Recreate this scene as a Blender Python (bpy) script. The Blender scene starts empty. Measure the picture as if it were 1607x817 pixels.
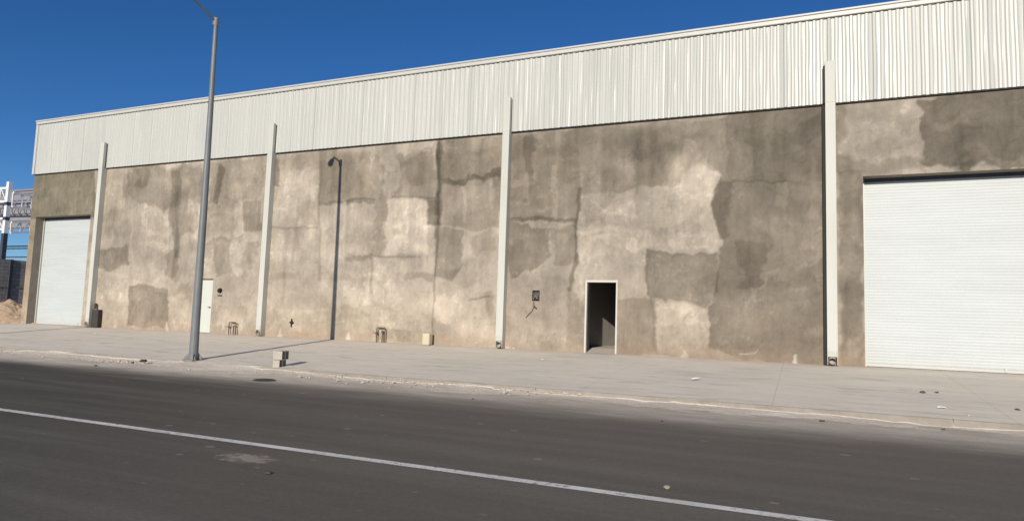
import bpy, bmesh, math, random
import numpy as np
from mathutils import Vector, Matrix

random.seed(7)
RNG = np.random.RandomState(11)
scene = bpy.context.scene
COL = scene.collection
R = math.radians

# ------------------------------------------------------------------ camera
CAM = np.array([0.0, -19.7535, 0.8863])
FPX, CX, CY = 1055.29, 803.5, 408.5
YAW, PITCH, ROLL = 0.41345, 0.08919, 0.03333
_f = np.array([-math.sin(YAW) * math.cos(PITCH), math.cos(YAW) * math.cos(PITCH), math.sin(PITCH)])
_r = np.array([math.cos(YAW), math.sin(YAW), 0.0])
_u = np.cross(_r, _f)
_r2 = math.cos(ROLL) * _r + math.sin(ROLL) * _u
_u2 = -math.sin(ROLL) * _r + math.cos(ROLL) * _u


def ray(x, y):
    return _f + _r2 * (x - CX) / FPX - _u2 * (y - CY) / FPX


def at(x, y, Y):
    """world point seen at photograph pixel (x, y) at world depth Y"""
    d = ray(x, y)
    return CAM + d * (Y - CAM[1]) / d[1]


SLOPE = 0.06624      # the pavement falls towards the road
KERB_Y = -6.85
KERB_Z = KERB_Y * SLOPE
ROAD_Z = KERB_Z - 0.13


def pave_z(y):
    return SLOPE * min(y, 0.0)


def on_pave(x, y):
    d = ray(x, y)
    t = (SLOPE * CAM[1] - CAM[2]) / (d[2] - SLOPE * d[1])
    return CAM + d * t


def on_road(x, y):
    d = ray(x, y)
    return CAM + d * (ROAD_Z - CAM[2]) / d[2]


cam = bpy.data.cameras.new('camera')
cam_o = bpy.data.objects.new('camera', cam)
COL.objects.link(cam_o)
cam.sensor_width = 36.0
cam.lens = FPX * 36.0 / 1607.0
cam.clip_start = 0.05
cam.clip_end = 5000
M3 = Matrix(((_r2[0], _u2[0], -_f[0]), (_r2[1], _u2[1], -_f[1]), (_r2[2], _u2[2], -_f[2])))
cam_o.matrix_world = Matrix.Translation(Vector(CAM)) @ M3.to_4x4()
scene.camera = cam_o

# ------------------------------------------------------------------ light
SUN_EL, SUN_AZ = R(20.0), R(6.0)
L = Vector((-math.sin(SUN_AZ) * math.cos(SUN_EL), math.cos(SUN_AZ) * math.cos(SUN_EL), -math.sin(SUN_EL)))
sun = bpy.data.lights.new('sun', 'SUN')
sun.energy = 4.2
sun.angle = R(0.5)
sun.color = (1.0, 0.905, 0.775)
sun_o = bpy.data.objects.new('sun', sun)
sun_o.rotation_euler = L.to_track_quat('-Z', 'Y').to_euler()
sun_o.location = (0, -30, 30)
COL.objects.link(sun_o)

world = bpy.data.worlds.new('World')
scene.world = world
world.use_nodes = True
wn = world.node_tree.nodes
wl = world.node_tree.links
wn.clear()
sky = wn.new('ShaderNodeTexSky')
sky.sky_type = 'NISHITA'
sky.sun_disc = False
sky.sun_elevation = SUN_EL
sky.sun_rotation = math.pi - SUN_AZ
sky.altitude = 2200
sky.air_density = 1.0
sky.dust_density = 0.0
sky.ozone_density = 5.0
bg = wn.new('ShaderNodeBackground')
bg.inputs['Strength'].default_value = 0.086
out = wn.new('ShaderNodeOutputWorld')
hs = wn.new('ShaderNodeHueSaturation')
hs.inputs['Saturation'].default_value = 1.16
hs.inputs['Hue'].default_value = 0.505
wl.new(sky.outputs[0], hs.inputs['Color'])
wl.new(hs.outputs[0], bg.inputs[0])
wl.new(bg.outputs[0], out.inputs[0])

scene.view_settings.view_transform = 'Standard'
scene.view_settings.look = 'None'
scene.view_settings.exposure = 0.14
scene.view_settings.gamma = 1.0
scene.view_settings.use_curve_mapping = False
scene.cycles.max_bounces = 6
scene.cycles.use_denoising = True


# ------------------------------------------------------------------ materials
class NT:
    def __init__(self, name, rough=0.8, spec=0.3):
        self.m = bpy.data.materials.new(name)
        self.m.use_nodes = True
        self.t = self.m.node_tree
        self.b = self.t.nodes['Principled BSDF']
        self.b.inputs['Roughness'].default_value = rough
        self.b.inputs['Specular IOR Level'].default_value = spec
        self._c = None

    def n(self, typ, **kw):
        nd = self.t.nodes.new('ShaderNode' + typ)
        for k, v in kw.items():
            if k in nd.inputs:
                nd.inputs[k].default_value = v
            else:
                setattr(nd, k, v)
        return nd

    def link(self, a, b):
        self.t.links.new(a, b)

    def coord(self, scale=(1, 1, 1)):
        if self._c is None:
            self._c = self.n('NewGeometry').outputs['Position']
        mp = self.n('Mapping')
        mp.inputs['Scale'].default_value = scale
        self.link(self._c, mp.inputs['Vector'])
        return mp.outputs[0]

    def noise(self, scale, detail=5, rough=0.6, stretch=(1, 1, 1), dist=0.0):
        nd = self.n('TexNoise', Scale=scale, Detail=detail, Roughness=rough, Distortion=dist)
        self.link(self.coord(stretch), nd.inputs['Vector'])
        return nd.outputs['Fac']

    def ramp(self, fac, stops):
        r = self.n('ValToRGB')
        el = r.color_ramp.elements
        while len(el) < len(stops):
            el.new(0.5)
        for e, (p, c) in zip(el, stops):
            e.position = p
            if not hasattr(c, '__len__'):
                c = (c, c, c)
            e.color = (c[0], c[1], c[2], 1)
        self.link(fac, r.inputs['Fac'])
        return r.outputs['Color']

    def mix(self, fac, a, b, mode='MIX'):
        m = self.n('Mix', data_type='RGBA', blend_type=mode)
        for s, v in ((m.inputs[0], fac), (m.inputs[6], a), (m.inputs[7], b)):
            if hasattr(v, 'is_linked'):
                self.link(v, s)
            elif hasattr(v, '__len__'):
                s.default_value = (v[0], v[1], v[2], 1)
            else:
                s.default_value = v
        return m.outputs[2]

    def math(self, op, a, b=0.0, clamp=False):
        m = self.n('Math', operation=op, use_clamp=clamp)
        for s, v in ((m.inputs[0], a), (m.inputs[1], b)):
            if hasattr(v, 'is_linked'):
                self.link(v, s)
            else:
                s.default_value = v
        return m.outputs[0]

    def sep(self):
        s = self.n('SeparateXYZ')
        self.link(self.coord(), s.inputs[0])
        return s.outputs

    def smooth(self, v, a, b):
        m = self.n('MapRange', interpolation_type='SMOOTHSTEP')
        self.link(v, m.inputs[0])
        m.inputs[1].default_value = a
        m.inputs[2].default_value = b
        return m.outputs[0]

    def color(self, c):
        if hasattr(c, 'is_linked'):
            self.link(c, self.b.inputs['Base Color'])
        else:
            self.b.inputs['Base Color'].default_value = (c[0], c[1], c[2], 1)
        return self

    def bump(self, h, strength=0.3, dist=0.02):
        b = self.n('Bump', Strength=strength, Distance=dist)
        self.link(h, b.inputs['Height'])
        self.link(b.outputs[0], self.b.inputs['Normal'])
        return self

    def rough(self, v):
        self.link(v, self.b.inputs['Roughness'])
        return self


def plain(name, c, rough=0.6, spec=0.3, var=0.12, scale=3.0, metal=0.0, bump=0.0):
    k = NT(name, rough, spec)
    f = k.noise(scale, 6, 0.65)
    lo = [x * (1 - var) for x in c]
    hi = [min(0.95, x * (1 + var)) for x in c]
    k.color(k.ramp(f, [(0.3, lo), (0.7, hi)]))
    k.b.inputs['Metallic'].default_value = metal
    if bump:
        k.bump(k.noise(scale * 12, 5, 0.7), bump, 0.02)
    return k.m


# rendered cement wall: vertex stains x fine noise
def wall_material():
    k = NT('stained_cement_render', 0.9, 0.15)
    at_ = k.n('Attribute', attribute_name='stain')
    base = at_.outputs['Color']
    f1 = k.noise(1.1, 8, 0.68)
    f2 = k.noise(7.0, 6, 0.7, (1, 1, 0.45))
    f3 = k.noise(45.0, 3, 0.6)
    c = k.mix(1.0, base, k.ramp(f1, [(0.3, (0.91, 0.91, 0.915)), (0.7, (1.07, 1.065, 1.05))]), 'MULTIPLY')
    c = k.mix(1.0, c, k.ramp(f2, [(0.3, 0.94), (0.7, 1.055)]), 'MULTIPLY')
    c = k.mix(1.0, c, k.ramp(f3, [(0.25, 0.96), (0.75, 1.035)]), 'MULTIPLY')
    f4 = k.noise(3.4, 8, 0.72, (1, 1, 0.8), 0.6)
    c = k.mix(1.0, c, k.ramp(f4, [(0.40, 0.91), (0.47, 1.0), (0.55, 1.0), (0.62, 1.085)]), 'MULTIPLY')
    f5 = k.noise(5.0, 6, 0.65, (1.6, 1, 0.22))
    c = k.mix(1.0, c, k.ramp(f5, [(0.36, 0.93), (0.46, 1.0), (0.56, 1.0), (0.66, 1.07)]), 'MULTIPLY')
    k.color(c)
    h = k.math('ADD', k.math('MULTIPLY', f1, 1.2), k.math('MULTIPLY', f2, 0.6))
    h = k.math('ADD', h, k.math('MULTIPLY', f3, 0.12))
    k.bump(h, 0.22, 0.03)
    return k.m


def cladding_material():
    k = NT('white_painted_sheet', 0.38, 0.32)
    f = k.noise(0.8, 4, 0.5, (1.6, 1, 0.25))
    g = k.noise(9.0, 5, 0.7, (1, 1, 0.08))
    c = k.ramp(f, [(0.3, (0.455, 0.465, 0.432)), (0.7, (0.50, 0.51, 0.475))])
    c = k.mix(1.0, c, k.ramp(g, [(0.3, 0.95), (0.7, 1.03)]), 'MULTIPLY')
    k.color(c)
    k.rough(k.ramp(f, [(0.3, 0.34), (0.7, 0.42)]))
    return k.m


def asphalt_material():
    k = NT('dusty_asphalt', 0.85, 0.25)
    s = k.sep()
    fine = k.noise(70.0, 4, 0.75)
    mid = k.noise(2.2, 6, 0.65, (0.35, 1.3, 1))
    streak = k.noise(1.0, 6, 0.6, (0.10, 1.7, 1))
    base = k.ramp(mid, [(0.3, (0.062, 0.056, 0.045)), (0.7, (0.084, 0.076, 0.062))])
    base = k.mix(k.math('MULTIPLY', k.smooth(streak, 0.42, 0.72), 0.6), base, (0.150, 0.139, 0.120))
    base = k.mix(1.0, base, k.ramp(fine, [(0.25, 0.72), (0.75, 1.28)]), 'MULTIPLY')
    # dust towards the kerb
    yy = k.math('ADD', s['Y'], k.math('MULTIPLY', k.math('SUBTRACT', k.noise(0.7, 6, 0.65, (0.25, 1, 1)), 0.5), 2.4))
    d1 = k.smooth(yy, -9.8, -7.8)
    dust = k.ramp(k.noise(3.0, 6, 0.7, (0.4, 1.2, 1)), [(0.34, (0.50, 0.435, 0.35)), (0.7, (0.74, 0.675, 0.575))])
    base = k.mix(k.math('MULTIPLY', k.math('POWER', d1, 1.1), 0.97), base, dust)
    # a broad dusty zone towards the right end of the picture
    xx = k.smooth(k.math('ADD', s['X'], k.math('MULTIPLY', s['Y'], 0.2)), -17.0, -4.0)
    base = k.mix(k.math('MULTIPLY', xx, 0.36), base, (0.25, 0.222, 0.18))
    # pale chips trodden into the surface
    v = k.n('TexVoronoi', Scale=1.5, Randomness=1.0)
    k.link(k.coord((0.8, 1.1, 1)), v.inputs['Vector'])
    chip = k.math('LESS_THAN', v.outputs['Distance'], k.math('MULTIPLY', k.noise(3.1, 3, 0.6), 0.13))
    base = k.mix(k.math('MULTIPLY', chip, 0.34), base, (0.42, 0.38, 0.32))
    # spilled mortar near the middle of the carriageway
    q = on_road(388, 718)
    dx = k.math('MULTIPLY', k.math('SUBTRACT', s['X'], q[0]), 2.0)
    dy = k.math('MULTIPLY', k.math('SUBTRACT', s['Y'], q[1]), 3.4)
    rr = k.math('ADD', k.math('MULTIPLY', dx, dx), k.math('MULTIPLY', dy, dy))
    rr = k.math('ADD', rr, k.math('MULTIPLY', k.math('SUBTRACT', k.noise(9, 6, 0.75), 0.5), 2.4))
    sp = k.math('SUBTRACT', 1.0, k.smooth(rr, 0.0, 0.55))
    base = k.mix(k.math('MULTIPLY', sp, 0.6), base, (0.46, 0.40, 0.33))
    v2 = k.n('TexVoronoi', Scale=4.0, Randomness=1.0)
    k.link(k.coord((0.7, 1.0, 1)), v2.inputs['Vector'])
    chip2 = k.math('LESS_THAN', v2.outputs['Distance'], k.math('MULTIPLY', k.math('SUBTRACT', k.noise(1.7, 3, 0.6), 0.36), 0.42))
    base = k.mix(k.math('MULTIPLY', chip2, 0.26), base, (0.36, 0.33, 0.28))
    grit = k.noise(28.0, 4, 0.8)
    base = k.mix(1.0, base, k.ramp(grit, [(0.3, 0.86), (0.7, 1.16)]), 'MULTIPLY')
    k.color(base)
    k.bump(k.math('ADD', fine, k.math('MULTIPLY', mid, 2.0)), 0.35, 0.012)
    return k.m


def line_material():
    k = NT('worn_white_road_paint', 0.7, 0.3)
    w = k.smooth(k.math('ADD', k.noise(16.0, 6, 0.78), k.math('MULTIPLY', k.math('SUBTRACT', k.noise(0.9, 5, 0.65), 0.5), 0.35)), 0.30, 0.47)
    c = k.mix(w, (0.16, 0.15, 0.135), k.ramp(k.noise(2.0, 5, 0.6), [(0.3, (0.64, 0.625, 0.57)), (0.7, (0.80, 0.785, 0.73))]))
    k.color(c)
    k.bump(k.noise(70.0, 4, 0.75), 0.3, 0.01)
    return k.m


def pavement_material():
    k = NT('broomed_concrete', 0.9, 0.15)
    s = k.sep()
    a = k.noise(0.55, 7, 0.62, (0.45, 1.2, 1))
    b = k.noise(2.4, 6, 0.68, (0.30, 1.6, 1))
    fine = k.noise(55.0, 4, 0.7)
    c = k.ramp(a, [(0.28, (0.62, 0.585, 0.495)), (0.5, (0.69, 0.635, 0.54)), (0.72, (0.73, 0.66, 0.56))])
    c = k.mix(1.0, c, k.ramp(b, [(0.28, 0.78), (0.45, 0.98), (0.72, 1.07)]), 'MULTIPLY')
    c = k.mix(1.0, c, k.ramp(fine, [(0.3, 0.92), (0.7, 1.07)]), 'MULTIPLY')
    # scattered darker smears
    sm = k.smooth(k.noise(2.0, 6, 0.62, (0.5, 2.4, 1)), 0.56, 0.68)
    c = k.mix(k.math('MULTIPLY', sm, 0.5), c, (0.40, 0.38, 0.34))
    # saw cut joints every few metres
    m = k.math('PINGPONG', k.math('ADD', s['X'], 100 - 2.24), 1.8)
    j = k.math('LESS_THAN', m, 0.008)
    c = k.mix(k.math('MULTIPLY', j, 0.25), c, (0.16, 0.145, 0.125))
    # brown earth along the foot of the wall
    e = k.smooth(k.math('ADD', s['Y'], k.math('MULTIPLY', k.noise(1.6, 5, 0.6), 0.7)), -0.35, 0.35)
    c = k.mix(k.math('MULTIPLY', e, 0.45), c, (0.52, 0.44, 0.35))
    k.color(c)
    h = k.math('ADD', k.math('MULTIPLY', b, 1.0), k.math('MULTIPLY', fine, 0.25))
    k.bump(h, 0.35, 0.02)
    return k.m


def sand_material():
    k = NT('pale_construction_sand', 0.95, 0.1)
    a = k.noise(1.3, 7, 0.7, (0.6, 1.3, 1))
    b = k.noise(18.0, 5, 0.75)
    c = k.ramp(a, [(0.3, (0.52, 0.46, 0.38)), (0.55, (0.62, 0.555, 0.465)), (0.75, (0.74, 0.69, 0.60))])
    c = k.mix(1.0, c, k.ramp(b, [(0.3, 0.82), (0.7, 1.14)]), 'MULTIPLY')
    k.color(c)
    k.bump(b, 0.3, 0.015)
    return k.m


def door_material():
    k = NT('white_slat_enamel', 0.5, 0.35)
    f = k.noise(1.3, 6, 0.6, (0.35, 1, 2.2))
    g = k.noise(6.0, 6, 0.7, (0.12, 1, 3.0))
    c = k.ramp(f, [(0.3, (0.475, 0.51, 0.51)), (0.7, (0.52, 0.555, 0.555))])
    c = k.mix(1.0, c, k.ramp(g, [(0.3, 0.94), (0.7, 1.03)]), 'MULTIPLY')
    s = k.sep()
    low = k.smooth(k.math('ADD', s['Z'], k.math('MULTIPLY', k.noise(2.5, 5, 0.7, (1, 1, 0.5)), 1.2)), 1.15, 0.35)
    c = k.mix(k.math('MULTIPLY', low, 0.35), c, (0.44, 0.42, 0.37))
    k.color(c)
    return k.m


WALL = wall_material()
CLAD = cladding_material()
ASPH = asphalt_material()
LINE = line_material()
PAVE = pavement_material()
SAND = sand_material()
DOOR = door_material()
TRIM = plain('white_trim_paint', (0.50, 0.505, 0.475), 0.45, 0.4, 0.05, 2.0)
def spout_material():
    k = NT('cream_white_steel_paint', 0.5, 0.15)
    s = k.sep()
    c = k.ramp(k.noise(1.5, 6, 0.6, (1, 1, 0.3)), [(0.3, (0.50, 0.51, 0.462)), (0.7, (0.55, 0.56, 0.508))])
    run = k.smooth(k.noise(9.0, 5, 0.7, (1, 1, 0.05)), 0.56, 0.70)
    c = k.mix(k.math('MULTIPLY', run, 0.22), c, (0.36, 0.34, 0.29))
    low = k.smooth(k.math('ADD', s['Z'], k.math('MULTIPLY', k.noise(8.0, 5, 0.7), 0.7)), 0.85, 0.30)
    c = k.mix(k.math('MULTIPLY', low, 0.55), c, (0.36, 0.29, 0.22))
    k.color(c)
    return k.m


SPOUT = spout_material()
KERBM = plain('kerb_concrete', (0.30, 0.27, 0.232), 0.9, 0.15, 0.16, 3.0, bump=0.4)
DARK = plain('dark_hollow', (0.03, 0.028, 0.025), 0.9, 0.1)
STRIPM = plain('black_strip', (0.022, 0.02, 0.019), 0.7, 0.3)  # black for the downspout's modelled shadow and the strip under the sheets
GALV = plain('weathered_grey_pole_paint', (0.175, 0.187, 0.192), 0.48, 0.4, 0.10, 2.5)
ARMM = plain('dark_grey_arm_paint', (0.10, 0.108, 0.115), 0.5, 0.3, 0.1)
GALVD = plain('dull_zinc_fittings', (0.22, 0.215, 0.20), 0.6, 0.4, 0.2, 6.0)
STEELW = plain('white_primed_steel', (0.80, 0.81, 0.84), 0.5, 0.4, 0.06)
STEELD = plain('dark_steel_and_shade', (0.05, 0.06, 0.085), 0.55, 0.4, 0.2)  # real dark steel, and the painted shade on the shed's lower column
ROOFG = plain('grey_roof_sheet', (0.23, 0.22, 0.225), 0.6, 0.3, 0.1)
SOFF = plain('pale_ribbed_soffit', (0.26, 0.26, 0.275), 0.6, 0.3, 0.1)
INNER = plain('bare_interior_cement', (0.19, 0.178, 0.165), 0.9, 0.1, 0.12, 2.0)
PLYW = plain('old_concrete_blocks', (0.26, 0.25, 0.235), 0.9, 0.1, 0.25, 2.0, bump=0.4)
BLOCK = plain('grey_cinder_block', (0.47, 0.43, 0.375), 0.95, 0.1, 0.12, 14.0, bump=0.6)
EARTH = plain('tan_excavated_earth', (0.42, 0.315, 0.215), 0.95, 0.1, 0.25, 4.0, bump=0.8)
GROUND = plain('bare_dry_ground', (0.30, 0.25, 0.195), 0.95, 0.1, 0.2, 0.6, bump=0.4)
JUG = plain('yellowed_plastic', (0.55, 0.49, 0.34), 0.4, 0.4, 0.08, 6.0)
RUST = plain('brown_iron_pipe', (0.115, 0.085, 0.062), 0.7, 0.3, 0.25, 12.0)
PAPER = plain('white_paper', (0.80, 0.79, 0.76), 0.8, 0.2, 0.04)
STONE = plain('pale_broken_stone', (0.54, 0.485, 0.41), 0.95, 0.1, 0.2, 15.0, bump=0.5)
DSTONE = plain('dark_broken_stone', (0.10, 0.09, 0.08), 0.95, 0.1, 0.2, 15.0)
BOXM = plain('dark_grey_shape', (0.055, 0.05, 0.048), 0.75, 0.2, 0.15, 5.0)
IRON = plain('cast_iron_cover', (0.045, 0.042, 0.04), 0.7, 0.4, 0.2, 10.0)
WEED = plain('dry_weed_leaf', (0.30, 0.27, 0.09), 0.8, 0.2, 0.25, 20.0)
STRAW = plain('straw_chip', (0.33, 0.31, 0.20), 0.8)
DOORLEAF = plain('cream_door_paint', (0.55, 0.575, 0.52), 0.5, 0.3, 0.04)
FRAME = plain('pale_door_frame_paint', (0.56, 0.535, 0.48), 0.55, 0.3, 0.06)
WIRE = plain('grey_cable_sheath', (0.07, 0.065, 0.06), 0.6, 0.3, 0.2)
GLASS = plain('frosted_lamp_lens', (0.55, 0.55, 0.52), 0.3, 0.5, 0.05)


# ------------------------------------------------------------------ mesh helpers
class MB:
    def __init__(self):
        self.v = []
        self.f = []

    def add(self, vs, fs):
        o = len(self.v)
        self.v += [tuple(map(float, p)) for p in vs]
        self.f += [tuple(i + o for i in q) for q in fs]
        return self

    def box(self, x0, x1, y0, y1, z0, z1):
        vs = [(x, y, z) for z in (z0, z1) for y in (y0, y1) for x in (x0, x1)]
        return self.add(vs, [(0, 2, 3, 1), (4, 5, 7, 6), (0, 1, 5, 4), (2, 6, 7, 3), (0, 4, 6, 2), (1, 3, 7, 5)])

    def bar(self, a, b, w, h=None):
        """rectangular bar from a to b"""
        h = h or w
        a, b = Vector(a), Vector(b)
        d = (b - a).normalized()
        s = d.cross(Vector((0, 0, 1)))
        if s.length < 1e-3:
            s = Vector((1, 0, 0))
        s.normalize()
        t = s.cross(d).normalized()
        vs = []
        for p in (a, b):
            for i, j in ((-1, -1), (1, -1), (1, 1), (-1, 1)):
                vs.append(p + s * (w / 2 * i) + t * (h / 2 * j))
        return self.add(vs, [(3, 2, 1, 0), (4, 5, 6, 7), (0, 1, 5, 4), (1, 2, 6, 5), (2, 3, 7, 6), (3, 0, 4, 7)])

    def tube(self, pts, rad, n=16, cap=True):
        pts = [Vector(p) for p in pts]
        if not hasattr(rad, '__len__'):
            rad = [rad] * len(pts)
        vs, fs = [], []
        prev = None
        for i, p in enumerate(pts):
            d = (pts[min(i + 1, len(pts) - 1)] - pts[max(i - 1, 0)]).normalized()
            s = d.cross(Vector((0.31, 0.17, 0.93))) if prev is None else prev - d * prev.dot(d)
            if s.length < 1e-4:
                s = d.cross(Vector((1, 0, 0)))
            s.normalize()
            prev = s
            t = d.cross(s)
            for k in range(n):
                a = 2 * math.pi * k / n
                vs.append(p + s * (rad[i] * math.cos(a)) + t * (rad[i] * math.sin(a)))
        for i in range(len(pts) - 1):
            for k in range(n):
                k2 = (k + 1) % n
                fs.append((i * n + k, i * n + k2, (i + 1) * n + k2, (i + 1) * n + k))
        if cap:
            fs.append(tuple(reversed(range(n))))
            fs.append(tuple((len(pts) - 1) * n + k for k in range(n)))
        return self.add(vs, fs)

    def build(self, name, mat, parent=None, smooth=False, bevel=0.0, loc=None):
        me = bpy.data.meshes.new(name)
        vs = self.v
        if loc is not None:
            vs = [(a - loc[0], b - loc[1], c - loc[2]) for a, b, c in vs]
        me.from_pydata(vs, [], self.f)
        me.materials.append(mat)
        o = bpy.data.objects.new(name, me)
        COL.objects.link(o)
        if loc is not None:
            o.location = loc
        if parent is not None:
            o.parent = parent
        if smooth:
            for p in me.polygons:
                p.use_smooth = True
            try:
                me.set_sharp_from_angle(angle=R(40))
            except Exception:
                pass
        if bevel:
            b = o.modifiers.new('bevel', 'BEVEL')
            b.width = bevel
            b.segments = 2
            b.limit_method = 'ANGLE'
        return o


def tag(o, label=None, cat=None, group=None, kind=None):
    for k, v in (('label', label), ('category', cat), ('group', group), ('kind', kind)):
        if v:
            o[k] = v
    return o


def empty(name, loc, label, cat, group=None):
    o = bpy.data.objects.new(name, None)
    COL.objects.link(o)
    o.location = loc
    o.empty_display_size = 0.3
    return tag(o, label, cat, group)


def structure(o):
    o['kind'] = 'structure'
    return o


# ------------------------------------------------------------------ value noise on arrays
def vnoise(x, y, seed):
    xi, yi = np.floor(x).astype(np.int64), np.floor(y).astype(np.int64)
    fx, fy = x - xi, y - yi
    fx, fy = fx * fx * (3 - 2 * fx), fy * fy * (3 - 2 * fy)

    def h(a, b):
        n = (a * 374761393 + b * 668265263 + seed * 982451653) & 0x7fffffff
        n = ((n ^ (n >> 13)) * 1274126177) & 0x7fffffff
        n = (n ^ (n >> 16)) & 0xffff
        return n / 65535.0
    return (h(xi, yi) * (1 - fx) + h(xi + 1, yi) * fx) * (1 - fy) + (h(xi, yi + 1) * (1 - fx) + h(xi + 1, yi + 1) * fx) * fy


def fbm(x, y, seed, octv=5, gain=0.55):
    s, a, t = 0, 1.0, 0
    for i in range(octv):
        s = s + a * vnoise(x * 2 ** i + 17.3 * i, y * 2 ** i - 9.1 * i, seed + i)
        t += a
        a *= gain
    return s / t


def smoothstep(v, a, b):
    t = np.clip((v - a) / (b - a), 0, 1)
    return t * t * (3 - 2 * t)


# ------------------------------------------------------------------ setting: ground, road, pavement
def sheet(name, x0, x1, y0, y1, z, mat, nx=1, ny=1):
    xs, ys = np.linspace(x0, x1, nx + 1), np.linspace(y0, y1, ny + 1)
    m = MB()
    m.add([(x, y, z) for y in ys for x in xs],
          [(j * (nx + 1) + i, j * (nx + 1) + i + 1, (j + 1) * (nx + 1) + i + 1, (j + 1) * (nx + 1) + i) for j in range(ny) for i in range(nx)])
    return structure(m.build(name, mat))


sheet('ground', -1500, 1500, -1500, 1500, ROAD_Z - 0.03, GROUND)
sheet('road', -160, 60, -22.5, KERB_Y - 0.06, ROAD_Z, ASPH)
lm = MB()
LY = -13.847
lm.add([(-160, LY - 0.065, ROAD_Z + 0.004), (60, LY - 0.065, ROAD_Z + 0.004), (60, LY + 0.065, ROAD_Z + 0.004), (-160, LY + 0.065, ROAD_Z + 0.004)], [(0, 1, 2, 3)])
structure(lm.build('road_line', LINE))

# pavement with a slight unevenness
xs = np.arange(-120, 24.01, 0.3)
ys = np.array(list(np.linspace(KERB_Y + 0.035, -0.3, 26)) + [0.0, 0.3, 0.46, 0.6])
X, Y = np.meshgrid(xs, ys)
edge = smoothstep(-Y, 0.1, 0.6) * smoothstep(Y, KERB_Y + 0.2, KERB_Y + 0.8)
Z = SLOPE * np.minimum(Y, 0) + edge * ((fbm(X * 0.8, Y * 1.2, 5, 3) - 0.5) * 0.022)
m = MB()
nx = len(xs)
m.add(np.stack([X.ravel(), Y.ravel(), Z.ravel()], 1),
      [(j * nx + i, j * nx + i + 1, (j + 1) * nx + i + 1, (j + 1) * nx + i) for j in range(len(ys) - 1) for i in range(nx - 1)])
structure(m.build('pavement', PAVE, smooth=True))

# kerb in cast lengths
km = MB()
x = -120.0 - 0.24
while x < 24:
    x1 = x + 3.592
    prof = [(KERB_Y + 0.034, KERB_Z - 0.3), (KERB_Y + 0.034, KERB_Z + 0.034 * SLOPE + 0.002), (KERB_Y + 0.026, KERB_Z + 0.004), (KERB_Y + 0.008, KERB_Z - 0.006), (KERB_Y, KERB_Z - 0.03), (KERB_Y - 0.035, KERB_Z - 0.3)]
    n = len(prof)
    vs = []
    segs = 12
    for s in range(segs + 1):
        xx = x + (x1 - x) * s / segs
        for (py, pz) in prof:
            j = 0.006 * (random.random() - 0.5) if 0 < s < segs else 0
            vs.append((xx, py + j, pz + j * 0.6))
    fs = [(s * n + i, (s + 1) * n + i, (s + 1) * n + (i + 1) % n, s * n + (i + 1) % n) for s in range(segs) for i in range(n)]
    fs += [tuple(range(n)), tuple(segs * n + i for i in reversed(range(n)))]
    km.add(vs, fs)
    x += 3.6
structure(km.build('kerb', KERBM))

# sand blown against the kerb
xs = np.concatenate([np.arange(-75, -32, 0.25), np.arange(-32, 10, 0.07)])
ys = np.concatenate([np.linspace(KERB_Y + 0.16, KERB_Y - 0.1, 7), np.linspace(KERB_Y - 0.14, KERB_Y - 1.3, 24)])
X, Y = np.meshgrid(xs, ys)
d = KERB_Y - Y
big = fbm(X * 0.22, X * 0 + 3.1, 31, 3)
amt = np.clip((big - 0.36) * 2.6, 0.0, 1.2) * np.where(X > -6, 0.45, 1.0) + 0.22
H = 0.125 * amt * np.exp(-np.clip(d, 0, 9) / (0.20 + 0.22 * amt))
H = H + (fbm(X * 2.2, Y * 3.0, 37, 5) - 0.52) * 0.055 * np.exp(-np.abs(d) * 0.8) + (fbm(X * 7, Y * 7, 39, 3) - 0.5) * 0.018
under = np.where(d > 0, ROAD_Z, KERB_Z + np.minimum(-d, 0.15) * SLOPE + 0.004)
Zs = np.where(d > 0.0, ROAD_Z + H - 0.012, np.maximum(ROAD_Z + 0.13 * np.clip(amt, 0, 1.3) + H - 0.155, ROAD_Z - 0.2))
spill = fbm(X * 0.9, Y * 2.5, 41, 5)
Zs = np.where(d <= 0, np.where(amt > 0.55, under + (spill - 0.50 + d * 1.2) * 0.06 * np.clip((amt - 0.5) * 2, 0, 1), under - 0.03), Zs)
m = MB()
nx = len(xs)
m.add(np.stack([X.ravel(), Y.ravel(), Zs.ravel()], 1),
      [((j + 1) * nx + i, (j + 1) * nx + i + 1, j * nx + i + 1, j * nx + i) for j in range(len(ys) - 1) for i in range(nx - 1)])
tag(m.build('sand_drift', SAND, smooth=True), 'pale sand drifted along the kerb', None, kind='stuff')

# lot beside the warehouse
m = MB()
m.add([(-120, 0.5, 0.0), (-33.75, 0.5, 0.0), (-33.75, 90, 0.0), (-120, 90, 0.0)], [(0, 1, 2, 3)])
structure(m.build('dirt_lot', GROUND))

# ------------------------------------------------------------------ warehouse
WX0, WX1, WD = -33.6, 22.0, 36.0
HM, HR = 7.044, 9.63
WT = 0.46
wh = empty('warehouse', (-12, 0, 0), 'long grey cement warehouse with white corrugated metal along its upper wall', 'warehouse')


def part(mb, name, mat, parent=None, **kw):
    o = mb.build(name, mat, None, **kw)
    p = parent or wh
    o.parent = p
    # world placement is kept: parents sit at known places with no rotation
    w = Vector((0, 0, 0))
    q = p
    while q is not None:
        w += q.location
        q = q.parent
    o.location = o.location - w
    return o


OPEN = [(-33.2, -29.33, -0.5, 5.0),      # roller door 1
        (-22.62, -21.62, -0.5, 2.15),    # closed steel door
        (-6.17, -5.18, -0.5, 2.19),      # open doorway
        (1.40, 5.30, -0.5, 5.0),         # roller door 2
        (-7.93, -7.68, 1.53, 1.86),      # electrical box recess
        ]


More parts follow.
